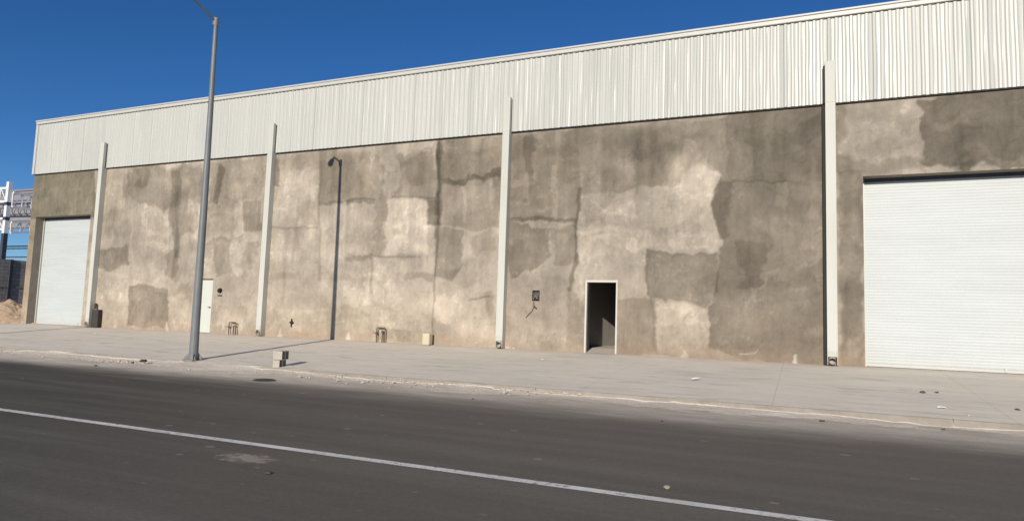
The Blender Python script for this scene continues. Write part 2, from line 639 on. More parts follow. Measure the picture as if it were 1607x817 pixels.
def lines(lo, hi, step, marks):
    marks = sorted(set([lo, hi] + [v for v in marks if lo < v < hi]))
    r = []
    for a, b in zip(marks[:-1], marks[1:]):
        k = max(1, int(round((b - a) / step)))
        r += list(np.linspace(a, b, k, endpoint=False))
    return np.array(r + [hi])


gx = lines(WX0, 8.0, 0.036, [o[0] for o in OPEN] + [o[1] for o in OPEN])
gz = lines(-0.25, HM + 0.05, 0.036, [o[2] for o in OPEN] + [o[3] for o in OPEN])
GX, GZ = np.meshgrid(gx, gz)

# --- stains: every patch is an outline on the wall, in metres, with a worn edge
WN1 = (fbm(GX * 1.3, GZ * 1.3, 101, 5) - 0.5)
WN2 = (fbm(GX * 1.3 + 40, GZ * 1.3, 131, 5) - 0.5)
WH1 = fbm(GX * 5.5, GZ * 5.5, 151, 4) - 0.5
WH2 = fbm(GX * 5.5 + 9, GZ * 5.5, 171, 4) - 0.5
TX = GX + WN1 * 0.95 + WH1 * 0.22
TZ = GZ + WN2 * 0.95 + WH2 * 0.22


def outline_mask(poly, soft, wob=1.0):
    px = GX + (TX - GX) * wob
    pz = GZ + (TZ - GZ) * wob
    P = np.array(poly)
    bb = (P[:, 0].min() - 1, P[:, 0].max() + 1, P[:, 1].min() - 1, P[:, 1].max() + 1)
    ix = np.where((gx > bb[0]) & (gx < bb[1]))[0]
    iz = np.where((gz > bb[2]) & (gz < bb[3]))[0]
    msk = np.zeros_like(GX)
    if len(ix) == 0 or len(iz) == 0:
        return msk
    sl = (slice(iz[0], iz[-1] + 1), slice(ix[0], ix[-1] + 1))
    x, z = px[sl], pz[sl]
    dist = np.full(x.shape, 1e9)
    inside = np.zeros(x.shape, bool)
    for (ax, az), (bx, bz) in zip(P, np.roll(P, -1, 0)):
        ex, ez = bx - ax, bz - az
        t = np.clip(((x - ax) * ex + (z - az) * ez) / (ex * ex + ez * ez + 1e-9), 0, 1)
        dist = np.minimum(dist, np.hypot(x - ax - t * ex, z - az - t * ez))
        cond = ((az > z) != (bz > z)) & (x < (bx - ax) * (z - az) / (bz - az + 1e-12) + ax)
        inside ^= cond
    sd = np.where(inside, dist, -dist)
    msk[sl] = smoothstep(sd, -soft, soft)
    return msk


def wallpt(x, y):
    p = at(x, y, 0.0)
    return (p[0], p[2])


def A(p): return [wallpt(140 + x / 2.723, 230 + y / 2.723) for x, y in p]
def B(p): return [wallpt(400 + x / 2.553, 220 + y / 2.553) for x, y in p]
def Cc(p): return [wallpt(660 + x / 2.27, 190 + y / 2.27) for x, y in p]
def D(p): return [wallpt(900 + x / 1.945, 160 + y / 1.945) for x, y in p]
def E(p): return [wallpt(1100 + x / 1.572, 80 + y / 1.572) for x, y in p]
def P_(p): return [wallpt(x, y) for x, y in p]


PATCH = [  # outline, factor, softness, wobble
    # around the far roller door
    (P_([(40, 262), (150, 255), (150, 345), (40, 345)]), (0.72, 0.73, 0.70), 0.1, 0.4),
    (P_([(30, 345), (66, 345), (60, 520), (25, 520)]), (0.90, 0.88, 0.84), 0.1, 0.4),
    # first bay
    (A([(170, 120), (240, 90), (480, 60), (480, 245), (350, 255), (230, 248), (175, 215)]), 0.86, 0.12, 1),
    (A([(200, 90), (260, 90), (250, 160), (205, 170)]), 0.86, 0.15, 1),
    (A([(345, 100), (390, 95), (380, 280), (395, 480), (372, 485), (348, 290)]), 0.80, 0.10, 0.6),
    (A([(45, 260), (160, 260), (155, 350), (60, 390)]), 0.93, 0.2, 1),
    (A([(20, 432), (165, 420), (173, 500), (100, 525), (20, 525)]), 0.80, 0.05, 0.6),
    (A([(170, 588), (335, 595), (338, 765), (315, 780), (160, 765)]), 0.77, 0.06, 0.45),
    (A([(505, 60), (745, 35), (738, 225), (640, 230), (520, 240), (500, 250)]), 0.88, 0.12, 1),
    (A([(560, 60), (585, 90), (550, 250), (522, 240)]), 0.78, 0.07, 0.6),
    (A([(655, 235), (740, 230), (735, 360), (652, 365)]), 0.84, 0.07, 0.5),
    (A([(535, 390), (605, 390), (605, 545), (540, 550)]), 0.85, 0.07, 0.5),
    (A([(670, 420), (720, 410), (715, 510), (675, 515)]), 0.86, 0.1, 0.8),
    (A([(325, 440), (388, 450), (385, 540), (330, 552)]), 0.86, 0.08, 0.8),
    (A([(385, 250), (475, 255), (455, 370), (385, 372)]), 0.87, 0.1, 0.8),
    (A([(495, 260), (610, 240), (605, 370), (500, 370)]), 0.92, 0.15, 0.8),
    (A([(490, 410), (540, 400), (535, 480), (490, 480)]), 0.85, 0.12, 0.8),
    (A([(622, 150), (646, 150), (658, 372), (608, 372)]), 1.10, 0.08, 0.7),
    (A([(430, 180), (452, 200), (458, 355), (418, 350)]), 1.09, 0.08, 0.7),
    (A([(230, 250), (345, 255), (342, 432), (230, 430)]), 1.04, 0.08, 0.6),
    (A([(60, 110), (165, 110), (170, 240), (60, 250)]), 0.97, 0.2, 1),
    (A([(350, 590), (430, 600), (435, 680), (360, 660)]), 0.92, 0.12, 1),
    # second bay
    (B([(70, 55), (470, 30), (470, 232), (420, 252), (265, 252), (258, 150), (150, 120), (90, 180), (65, 180)]), 0.92, 0.1, 1),
    (B([(72, 55), (96, 80), (96, 175), (66, 185)]), 0.80, 0.06, 0.4),
    (B([(268, 45), (360, 55), (470, 42), (472, 232), (420, 252), (262, 250)]), 0.93, 0.1, 0.8),
    (B([(365, 242), (385, 236), (475, 232), (475, 256), (370, 260)]), 0.78, 0.06, 0.5),
    (B([(260, 250), (352, 240), (352, 255), (262, 264)]), 0.82, 0.05, 0.5),
    (B([(480, 45), (516, 45), (512, 250), (522, 460), (474, 465), (470, 250)]), 0.90, 0.08, 1.2),
    (B([(568, 60), (725, 25), (728, 228), (556, 232), (590, 165)]), 0.84, 0.12, 0.8),
    (B([(600, 70), (680, 60), (690, 150), (620, 170)]), 0.88, 0.12, 1),
    (B([(695, 235), (738, 235), (738, 352), (688, 346)]), 0.80, 0.06, 0.4),
    (B([(550, 224), (728, 224), (728, 232), (550, 234)]), 0.82, 0.04, 0.25),
    (B([(525, 240), (694, 240), (694, 462), (525, 466)]), 1.13, 0.06, 0.4),
    (B([(732, 0), (746, 0), (740, 350), (728, 540), (716, 800), (708, 800), (720, 540), (730, 350)]), 0.80, 0.05, 0.25),
    (B([(195, 270), (255, 265), (258, 345), (205, 345)]), 0.92, 0.08, 1),
    (B([(60, 285), (200, 270), (200, 352), (60, 350)]), 1.05, 0.1, 1),
    (B([(150, 130), (255, 125), (255, 245), (150, 250)]), 1.05, 0.15, 1),
    (B([(60, 352), (250, 350), (250, 358), (60, 360)]), 0.86, 0.05, 0.4),
    (B([(355, 470), (430, 462), (475, 450), (475, 468), (430, 480), (358, 480)]), 0.84, 0.05, 0.5),
    (B([(478, 456), (560, 470), (665, 472), (665, 480), (560, 478), (478, 466)]), 0.86, 0.04, 0.3),
    (B([(55, 538), (160, 540), (160, 562), (55, 560)]), 0.90, 0.06, 0.5),
    (B([(300, 535), (480, 540), (480, 562), (300, 560)]), 0.92, 0.08, 0.5),
    (B([(600, 538), (720, 535), (720, 562), (600, 562)]), 0.87, 0.06, 0.5),
    (B([(258, 45), (268, 45), (260, 560), (250, 560)]), 0.90, 0.04, 0.2),
    (B([(466, 470), (476, 470), (470, 620), (462, 620)]), 0.86, 0.05, 0.3),
    (B([(335, 670), (380, 655), (430, 668), (465, 715), (482, 800), (335, 800)]), 0.93, 0.06, 0.5),
    (B([(345, 685), (380, 672), (425, 685), (455, 725), (465, 800), (345, 800)]), 1.06, 0.08, 0.5),
    (B([(478, 730), (540, 745), (620, 755), (625, 812), (485, 808)]), 0.86, 0.06, 0.7),
    (B([(100, 690), (330, 700), (330, 800), (100, 790)]), 0.95, 0.12, 1),
    # third bay
    (Cc([(70, 65), (290, 45), (282, 378), (60, 382)]), 0.84, 0.08, 0.5),
    (Cc([(80, 110), (285, 90), (283, 190), (80, 205)]), 0.90, 0.15, 1),
    (Cc([(76, 205), (190, 184), (280, 180), (280, 212), (190, 204), (80, 224)]), 0.77, 0.05, 0.6),
    (Cc([(64, 75), (82, 75), (72, 380), (50, 382)]), 0.78, 0.06, 0.4),
    (Cc([(25, 270), (60, 270), (55, 380), (20, 375)]), 0.86, 0.06, 0.6),
    (Cc([(55, 384), (148, 390), (142, 530), (112, 558), (52, 555)]), 0.80, 0.06, 0.5),
    (Cc([(178, 385), (272, 380), (272, 440), (200, 490), (178, 480)]), 0.89, 0.08, 0.8),
    (Cc([(150, 220), (160, 220), (160, 360), (150, 360)]), 1.10, 0.05, 0.5),
    (Cc([(240, 205), (255, 205), (255, 290), (240, 290)]), 1.10, 0.05, 0.5),
    (Cc([(300, 42), (568, 30), (562, 362), (300, 362)]), 0.84, 0.08, 0.5),
    (Cc([(300, 42), (400, 40), (400, 200), (300, 210)]), 0.90, 0.15, 1),
    (Cc([(410, 100), (560, 90), (560, 200), (410, 200)]), 0.92, 0.15, 1.2),
    (Cc([(390, 215), (470, 210), (470, 300), (390, 300)]), 0.90, 0.12, 1.2),
    (Cc([(300, 350), (430, 344), (556, 354), (556, 372), (430, 360), (300, 370)]), 0.80, 0.05, 0.5),
    (Cc([(300, 364), (450, 395), (455, 480), (405, 520), (360, 565), (330, 565), (325, 510), (300, 480)]), 0.78, 0.06, 0.6),
    (Cc([(450, 395), (552, 378), (548, 500), (480, 512)]), 0.86, 0.06, 0.6),
    (Cc([(556, 230), (572, 230), (556, 400), (552, 480), (536, 605), (524, 605), (540, 460)]), 0.78, 0.06, 0.4),
    (Cc([(470, 158), (490, 158), (482, 356), (468, 356)]), 1.14, 0.05, 0.3),
    (Cc([(378, 45), (412, 45), (402, 200), (384, 300), (374, 200)]), 0.84, 0.08, 0.8),
    (Cc([(238, 612), (270, 598), (268, 690), (245, 700)]), 0.86, 0.08, 0.6),
    (Cc([(524, 585), (590, 640), (588, 815), (528, 815)]), 0.90, 0.1, 0.6),
    (Cc([(175, 626), (252, 624), (252, 632), (175, 636)]), 0.82, 0.04, 0.3),
    (Cc([(555, 480), (590, 470), (590, 640), (530, 640)]), 1.06, 0.08, 0.6),
    # fourth bay
    (D([(20, 80), (470, 30), (442, 210), (382, 195), (330, 255), (180, 268), (20, 285)]), 0.87, 0.1, 0.7),
    (D([(178, 150), (290, 130), (300, 262), (172, 268)]), 0.92, 0.1, 0.8),
    (D([(180, 90), (290, 70), (290, 130), (190, 150)]), 0.95, 0.15, 1.2),
    (D([(465, 35), (775, 5), (775, 245), (600, 250), (440, 245), (450, 130)]), 0.76, 0.08, 0.6),
    (D([(440, 242), (775, 248), (780, 815), (560, 795), (402, 762), (412, 640), (432, 600), (440, 470), (452, 420), (440, 330)]), 0.76, 0.06, 0.6),
    (D([(505, 420), (600, 420), (590, 545), (505, 560)]), 0.88, 0.08, 0.8),
    (D([(440, 245), (480, 245), (480, 400), (445, 420)]), 0.86, 0.08, 0.7),
    (D([(608, 255), (645, 250), (640, 332), (608, 335)]), 1.14, 0.05, 0.5),
    (D([(640, 262), (765, 262), (765, 340), (640, 340)]), 1.05, 0.12, 1),
    (D([(600, 370), (772, 345), (765, 480), (680, 540), (580, 530), (600, 440)]), 1.09, 0.12, 1.2),
    (D([(582, 500), (670, 490), (670, 545), (580, 545)]), 1.12, 0.04, 1.6),
    (D([(470, 580), (770, 560), (775, 700), (470, 700)]), 1.05, 0.2, 1),
    (D([(220, 448), (300, 466), (360, 472), (432, 466), (448, 580), (412, 622), (250, 602), (220, 592)]), 0.81, 0.05, 0.5),
    (D([(220, 448), (300, 466), (360, 472), (432, 466), (432, 474), (300, 476), (232, 462), (232, 590), (220, 592)]), 0.92, 0.04, 0.5),
    (D([(138, 605), (240, 598), (244, 772), (132, 768)]), 0.84, 0.06, 0.35),
    (D([(236, 600), (246, 600), (248, 775), (240, 775)]), 0.90, 0.04, 0.3),
    (D([(288, 270), (330, 120), (350, 120), (402, 185), (442, 200), (446, 420), (430, 462), (300, 462), (285, 380)]), 1.11, 0.07, 0.6),
    (D([(88, 342), (112, 285), (182, 262), (192, 350)]), 1.12, 0.06, 0.5),
    (D([(125, 210), (175, 150), (180, 262), (120, 265)]), 1.06, 0.08, 0.8),
    (D([(15, 370), (202, 380), (208, 470), (5, 482)]), 1.08, 0.08, 0.7),
    (D([(15, 388), (135, 378), (135, 395), (15, 400)]), 1.08, 0.05, 0.6),
    (D([(60, 405), (200, 410), (200, 425), (60, 425)]), 1.06, 0.05, 0.8),
    (D([(0, 475), (222, 470), (222, 592), (135, 610), (0, 610)]), 1.03, 0.06, 0.6),
    (D([(248, 612), (412, 625), (402, 772), (250, 775)]), 1.10, 0.06, 0.4),
    (D([(462, 45), (474, 45), (456, 235), (440, 235)]), 1.12, 0.05, 0.6),
    (D([(30, 540), (138, 545), (140, 610), (34, 615)]), 0.93, 0.06, 0.2),
    # beside and above the near roller door
    (E([(330, 120), (355, 118), (352, 265), (330, 270)]), 0.86, 0.1, 0.6),
    (E([(545, 108), (800, 78), (1100, 50), (1100, 290), (540, 280)]), 0.70, 0.06, 0.7),
    (E([(335, 270), (405, 275), (540, 265), (560, 300), (335, 310)]), 0.86, 0.1, 0.8),
    (E([(335, 300), (402, 300), (402, 790), (340, 790)]), 0.82, 0.06, 0.4),
    (E([(355, 700), (385, 700), (385, 775), (355, 775)]), 1.12, 0.08, 0.6),
    (E([(600, 170), (650, 170), (650, 200), (600, 200)]), 1.10, 0.1, 1.2),
    (E([(700, 262), (820, 250), (820, 275), (700, 280)]), 1.15, 0.08, 1),
]

fac = np.ones(GX.shape + (3,))
for poly, v, soft, wob in PATCH:
    mk = outline_mask(poly, soft * 0.6, wob)[..., None]
    v = np.array(v if hasattr(v, '__len__') else (v, v, v)) ** 1.95
    # darker damp cement is also a touch browner
    if v[0] < 1:
        v = v * np.array([1.01, 1.0, 0.97])
    fac = fac * (1 + mk * (v - 1))
# trowelled bays and patched areas with no plan to them
rs = random.Random(23)
for _ in range(330):
    cx_, cz_ = rs.uniform(WX0, 6.5), rs.uniform(0.1, HM)
    w_, h_ = rs.choice(((0.9, 0.5), (0.5, 0.9), (1.5, 0.35), (0.3, 1.3), (0.6, 0.6), (1.9, 0.9)))
    w_ *= rs.uniform(0.4, 1.1); h_ *= rs.uniform(0.4, 1.1)
    n_ = 7
    poly = []
    for q in range(n_):
        a_ = 2 * math.pi * (q + rs.uniform(-.3, .3)) / n_
        poly.append((cx_ + w_ * max(-.75, min(.75, math.cos(a_) * rs.uniform(.8, 1.2))), cz_ + h_ * max(-.75, min(.75, math.sin(a_) * rs.uniform(.8, 1.2)))))
    v_ = 1 + rs.choice((-1, 1)) * rs.uniform(0.03, 0.13)
    mk = outline_mask(poly, rs.choice((0.025, 0.05, 0.12)), rs.uniform(0.5, 1.3))[..., None]
    fac = fac * (1 + mk * (v_ - 1))
# water runs from the joint under the metal sheets
for _ in range(95):
    cx_ = rs.uniform(WX0, 6.5)
    l_ = rs.uniform(0.4, 3.4)
    wd_ = rs.uniform(0.03, 0.16)
    z_ = HM - (0 if rs.random() < .6 else rs.uniform(0, 3))
    v_ = rs.choice((0.86, 0.9, 0.93, 1.08, 1.12))
    mk = outline_mask([(cx_ - wd_, z_), (cx_ + wd_, z_), (cx_ + wd_ * .4, z_ - l_), (cx_ - wd_ * .4, z_ - l_)], 0.05, 0.35)[..., None]
    fac = fac * (1 + mk * (v_ - 1))
# fine ragged pale scratches and trowel edges
for _ in range(170):
    cx_, cz_ = rs.uniform(WX0, 6.5), rs.uniform(0.1, HM)
    l_ = rs.uniform(0.15, 0.9)
    a_ = rs.choice((0.0, 0.05, 1.57, -0.3, 0.6))
    dx_, dz_ = math.cos(a_) * l_ / 2, math.sin(a_) * l_ / 2
    t_ = rs.uniform(0.012, 0.035)
    mk = outline_mask([(cx_ - dx_, cz_ - dz_ - t_), (cx_ + dx_, cz_ + dz_ - t_), (cx_ + dx_, cz_ + dz_ + t_), (cx_ - dx_, cz_ - dz_ + t_)], 0.022, 1.0)[..., None]
    fac = fac * (1 + mk * (rs.choice((0.80, 0.86, 1.14, 1.22)) - 1))
# mottling at several sizes
big = fbm(GX * 0.33, GZ * 0.5, 201, 4)
med = fbm(GX * 1.0, GZ * 1.2, 221, 5)
run = fbm(GX * 3.2, GZ * 0.35, 241, 4)
spk = fbm(GX * 6.0, GZ * 6.0, 261, 4)
fac *= (1 + 0.16 * (big - 0.5) + 0.34 * (med - 0.5) + 0.40 * (run - 0.5) * smoothstep(GZ, 1.0, 4.0))[..., None]
# torn-looking trowel edges: contour bands of a noise field
cb = np.abs(fbm(GX * 0.9, GZ * 0.9, 281, 6) - 0.5)
fac *= (1 - 0.10 * (1 - smoothstep(cb, 0.0, 0.02)))[..., None]
# plaster skins laid over one another: crisp-edged terraces
def terrace(f, n, e):
    t = f * n
    k_ = np.floor(t)
    return (k_ + smoothstep(t - k_, 1 - e, 1.0)) / n
tr1 = terrace(fbm(GX * 0.75, GZ * 1.0, 311, 6, 0.6), 11, 0.22)
tr2 = terrace(fbm(GX * 1.9 + 5, GZ * 1.5, 331, 5, 0.6), 9, 0.25)
fac *= (1 + 0.50 * (tr1 - 0.5) + 0.36 * (tr2 - 0.5))[..., None]
# light scabs of plaster
sc = smoothstep(spk, 0.66, 0.74) * smoothstep(med, 0.45, 0.62)
fac *= (1 + 0.20 * sc)[..., None]
# pale lower metre and reddish earth splashes at the foot
base = np.array([0.326, 0.288, 0.237])
low = (1 - smoothstep(GZ + (med - 0.5) * 1.2, 0.4, 2.6))[..., None]
foot = (1 - smoothstep(GZ + (spk - 0.5) * 0.7 + (med - 0.5) * 0.5, 0.02, 0.50))[..., None]
colr = base * fac * (1 + low * np.array([0.14, 0.11, 0.075]))
colr = colr * (1 - foot * 0.55) + foot * 0.55 * np.array([0.31, 0.238, 0.175])
# each bay was rendered from its own mix
bay = 1 + 0.12 * smoothstep(-GX, 8.9, 9.0) - 0.03 * smoothstep(-GX, 18.8, 19.0) - 0.05 * smoothstep(GX, -8.95, -8.85)
colr = colr * bay[..., None]
# white plaster drips left at the foot of the wall
def drip(x, y0, y1, hw, amt=0.8, wob=0.08):
    global colr
    a = wallpt(x, y0)
    b = wallpt(x, y1)
    mk = outline_mask([(a[0] - 0.03, a[1]), (a[0] + 0.03, a[1]), (b[0] + hw, b[1]), (b[0] - hw, b[1])], 0.02, wob)[..., None] * amt
    colr = colr * (1 - mk) + mk * np.array([0.55, 0.52, 0.46])
drip(546, 522, 533, 0.12, 0.95)
drip(262, 503, 519, 0.09, 0.6, 0.5)
drip(443, 512, 527, 0.09, 0.55, 0.5)
drip(1250, 558, 573, 0.09, 0.6, 0.4)
drip(1068, 550, 561, 0.14, 0.35, 0.6)
drip(352, 511, 522, 0.10, 0.5, 0.5)
drip(182, 505, 514, 0.14, 0.35, 0.5)
for (xa, ya, xb, yb) in ((1160, 556, 1185, 555), (1185, 555, 1190, 549), (1232, 572, 1262, 574), (1010, 559, 1050, 561), (524, 505, 540, 504), (492, 504, 499, 504)):
    a, b = wallpt(xa, ya), wallpt(xb, yb)
    mk = outline_mask([(a[0], a[1] - .012), (b[0], b[1] - .012), (b[0], b[1] + .02), (a[0], a[1] + .02)], 0.02, 0.1)[..., None] * 0.55
    colr = colr * (1 - mk) + mk * np.array([0.48, 0.445, 0.385])
# reddish smear beside the second downspout
a = wallpt(472, 526)
mk = outline_mask([(a[0] - .5, -.1), (a[0] + .35, -.1), (a[0] + .3, .16), (a[0] - .4, .2)], 0.08, 0.5)[..., None] * 0.35
colr = colr * (1 - mk) + mk * np.array([0.36, 0.225, 0.16])
colr = np.clip(colr, 0.04, 0.85)

nxg, nzg = len(gx), len(gz)
relief = (fbm(GX * 0.8, GZ * 0.8, 301, 4) - 0.5) * 0.02
relief[:, 0] = 0
VV = np.stack([GX.ravel(), relief.ravel() * 0, GZ.ravel()], 1)
quads = []
cxm = (gx[:-1] + gx[1:]) / 2
czm = (gz[:-1] + gz[1:]) / 2
hole = np.zeros((nzg - 1, nxg - 1), bool)
for (x0, x1, z0, z1) in OPEN:
    hole |= ((cxm > x0) & (cxm < x1))[None, :] & ((czm > z0) & (czm < z1))[:, None]
jj, ii = np.where(~hole)
Q = np.stack([jj * nxg + ii, jj * nxg + ii + 1, (jj + 1) * nxg + ii + 1, (jj + 1) * nxg + ii], 1)
# reveals of the openings and the returns, as extra faces behind the front
EV, EF, EC = [], [], []


def reveal(x0, x1, z0, z1, d, bottom=False):
    def quad(a, b, c_, d_):
        o = len(EV)
        EV.extend([a, b, c_, d_])
        EF.append((o, o + 1, o + 2, o + 3))
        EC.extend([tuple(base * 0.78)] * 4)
    z0 = max(z0, -0.25)
    quad((x0, 0, z0), (x0, d, z0), (x0, d, z1), (x0, 0, z1))
    quad((x1, 0, z0), (x1, 0, z1), (x1, d, z1), (x1, d, z0))
    quad((x0, 0, z1), (x0, d, z1), (x1, d, z1), (x1, 0, z1))
    if bottom:
        quad((x0, 0, z0), (x1, 0, z0), (x1, d, z0), (x0, d, z0))


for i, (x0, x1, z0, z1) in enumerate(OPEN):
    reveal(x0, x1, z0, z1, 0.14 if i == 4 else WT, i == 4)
# back of the wall, with the same openings (not the box recess)
bx = sorted([WX0, 8.0] + [v for o in OPEN[:4] for v in o[:2]])
for a, b in zip(bx[:-1], bx[1:]):
    top = [o for o in OPEN[:4] if abs(o[0] - a) < 1e-6]
    zz0 = top[0][3] if top else -0.25
    o = len(EV)
    EV += [(a, WT, zz0), (b, WT, zz0), (b, WT, HM + 0.05), (a, WT, HM + 0.05)]
    EF.append((o, o + 3, o + 2, o + 1))
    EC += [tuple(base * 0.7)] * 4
# left return (end wall) and the long right remainder
o = len(EV)
EV += [(WX0, 0, -0.25), (WX0, WD, -0.25), (WX0, WD, HM + 0.05), (WX0, 0, HM + 0.05)]
EF.append((o, o + 3, o + 2, o + 1))
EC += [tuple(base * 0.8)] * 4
o = len(EV)
EV += [(8.0, 0, -0.25), (WX1, 0, -0.25), (WX1, 0, HM + 0.05), (8.0, 0, HM + 0.05)]
EF.append((o, o + 1, o + 2, o + 3))
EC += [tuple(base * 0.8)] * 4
verts = np.concatenate([VV, np.array(EV)])
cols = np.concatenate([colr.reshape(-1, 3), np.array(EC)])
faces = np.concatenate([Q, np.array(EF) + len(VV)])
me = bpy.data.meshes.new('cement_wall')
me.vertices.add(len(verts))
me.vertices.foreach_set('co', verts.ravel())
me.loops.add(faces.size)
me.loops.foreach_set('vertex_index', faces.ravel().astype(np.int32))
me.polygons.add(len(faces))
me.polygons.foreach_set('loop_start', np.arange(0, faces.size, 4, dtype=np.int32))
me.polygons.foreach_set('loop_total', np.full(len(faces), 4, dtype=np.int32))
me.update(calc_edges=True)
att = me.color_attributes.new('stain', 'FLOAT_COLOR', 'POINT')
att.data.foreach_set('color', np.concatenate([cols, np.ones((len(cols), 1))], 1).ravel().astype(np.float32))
me.materials.append(WALL)
wall_o = bpy.data.objects.new('cement_wall', me)
COL.objects.link(wall_o)
wall_o.parent = wh
wall_o.location = (12, 0, 0)

# corrugated cladding
PITCH_X = 0.1835
prof = []
x = WX0 - 0.02
i = 0
while x < WX1:
    tall = 0.034 if i % 6 == 0 else 0.022 + 0.003 * random.random()
    jig = random.uniform(-0.004, 0.004)
    b0 = -0.046
    tw = 0.0028 if i % 6 == 0 else (0.0005 if x < 1.5 else 0.0012)
    t1, t2 = random.gauss(0, tw), random.gauss(0, tw)
    prof += [(x, b0 - t1, i), (x + 0.046 + jig, b0 + t1, i), (x + 0.056 + jig, b0 - 0.16 * tall, i), (x + 0.074 + jig, b0 - 0.86 * tall, i), (x + 0.084 + jig, b0 - tall - t2, i),
             (x + 0.124 + jig, b0 - tall + t2, i), (x + 0.134 + jig, b0 - 0.86 * tall, i), (x + 0.152 + jig, b0 - 0.16 * tall, i), (x + 0.162 + jig, b0, i)]
    x += PITCH_X
    i += 1
zr = np.linspace(HM, HR - 0.20, 9)
vs, fs = [], []
npf = len(prof)
ph = {}
for zi, z in enumerate(zr):
    t = (z - HM) / (HR - HM)
    for (px, py, ri) in prof:
        if ri not in ph:
            ph[ri] = (random.uniform(0, 6.28), random.uniform(0, 6.28), random.uniform(0.5, 1.0))
        a, b, k = ph[ri]
        # thin sheet never lies quite flat: oil-canning between the girts
        wx = 0.006 * k * math.sin(3.1 * t * 2 + a)
        wy = 0.004 * k * math.sin(4.2 * t + b) + 0.010 * (vnoise(np.array([px * 0.7]), np.array([t * 2.0]), 77)[0] - 0.5)
        vs.append((px + wx, py + wy, z))
for zi in range(len(zr) - 1):
    for q in range(npf - 1):
        fs.append((zi * npf + q, zi * npf + q + 1, (zi + 1) * npf + q + 1, (zi + 1) * npf + q))
m = MB()
m.add(vs, fs)
clad = part(m, 'metal_cladding', CLAD)
m = MB()
m.box(WX0 + 0.02, WX1, -0.060, -0.001, HM - 0.036, HM - 0.003)
part(m, 'dark_strip', STRIPM)  # thin dark strip along the lower edge of the sheets
# wall behind, roof and ends
m = MB()
m.box(WX0 + 0.02, WX1, -0.012, WT, HM + 0.052, HR - 0.22)
part(m, 'backing_wall', INNER)
m = MB()
m.box(WX0 - 0.055, WX0 + 0.10, -0.115, -0.004, HM - 0.005, HR - 0.20)
m.box(WX0 - 0.05, WX0 - 0.003, -0.003, WD, HM, HR - 0.2)
part(m, 'corner_trim', TRIM)
m = MB()
m.box(WX0 - 0.07, WX1, -0.125, 0.02, HR - 0.185, HR - 0.062)
m.box(WX0 - 0.09, WX1, -0.155, 0.30, HR - 0.06, HR)
part(m, 'roof_flashing', TRIM, bevel=0.012)
m = MB()
m.box(WX0, WX1, 0.31, WD, HR - 0.35, HR - 0.22)
part(m, 'roof', ROOFG)
m = MB()
m.box(WX0 + 0.02, WX1, WD - 0.2, WD, -0.25, HR - 0.36)
m.box(WX1 - 0.2, WX1 - 0.001, 0.47, WD - 0.201, -0.25, HR - 0.36)
m.box(WX0 + 0.003, WX0 + 0.2, 0.47, WD - 0.201, HM, HR - 0.36)
part(m, 'rear_wall', INNER)

# interior seen through the open doorway
m = MB()
m.add([(-7.6, 0.0, 0.003), (-3.5, 0.0, 0.003), (-3.5, 1.0, 0.12), (-7.6, 1.0, 0.12), (-3.5, 9, 0.12), (-7.6, 9, 0.12)], [(0, 1, 2, 3), (3, 2, 4, 5)])
part(m, 'interior_floor', PAVE)
pa, pb = at(951, 541, 3.06), at(966, 541, 3.75)
dv = Vector((pb[0] - pa[0], 0.69, 0)).normalized()
p0 = Vector((pa[0], 3.06, 0)) - dv * 2.2
p1 = Vector((pa[0], 3.06, 0)) + dv * 3.5
m = MB()
nn = Vector((dv.y, -dv.x, 0)) * -0.12
m.add([p0, p1, p1 + nn, p0 + nn] + [q + Vector((0, 0, 3.0)) for q in (p0, p1, p1 + nn, p0 + nn)],
      [(0, 1, 2, 3), (7, 6, 5, 4), (0, 4, 5, 1), (1, 5, 6, 2), (2, 6, 7, 3), (3, 7, 4, 0)])
part(m, 'partition_wall', plain('grey_partition_render', (0.30, 0.285, 0.265), 0.9, 0.1, 0.1))


# roller doors
def roller(x0, x1, label):
    y = WT - 0.04
    m = MB()
    pr = []
    z = 0.09
    pitch = 0.0775
    while z < 5.12:
        pr += [(y, z), (y - 0.003, z + 0.014), (y - 0.0045, z + 0.035), (y - 0.003, z + 0.058), (y, z + 0.070)]
        z += pitch
    vs = [(xx, py, pz) for xx in (x0 - 0.02, x1 + 0.02) for (py, pz) in pr]
    n = len(pr)
    m.add(vs, [(i, n + i, n + i + 1, i + 1) for i in range(n - 1)])
    d = part(m, 'roller_door', DOOR)
    d['label'] = label
    m = MB()
    m.box(x0 + 0.03, x1 - 0.03, y - 0.03, y + 0.02, 0.012, 0.088)
    m.box(x0 + 0.8 * (x1 - x0) - 0.05, x0 + 0.8 * (x1 - x0) + 0.0, y - 0.045, y - 0.031, 0.03, 0.12)
    part(m, 'bottom_bar', TRIM, d)
    for (ra, rb) in ((x0 + 0.002, x0 + 0.055), (x1 - 0.055, x1 - 0.002)):
        m = MB()
        m.box(ra, rb, y - 0.06, y - 0.02, 0.0, 4.995)
        part(m, 'guide_rail', TRIM, d)
    m = MB()
    m.box(x0 + 0.01, x1 - 0.01, y + 0.05, y + 0.55, 4.6, 5.4)
    part(m, 'shutter_housing', STEELD, d)
    m = MB()
    m.box(x0 + 0.06, x1 - 0.06, y - 0.052, y - 0.020, 4.905, 4.995)
    part(m, 'header_rail', STEELD, d)


roller(OPEN[0][0], OPEN[0][1], 'narrow looking white roller door at the far corner')
roller(OPEN[3][0], OPEN[3][1], 'wide white roller door beside the last downspout')

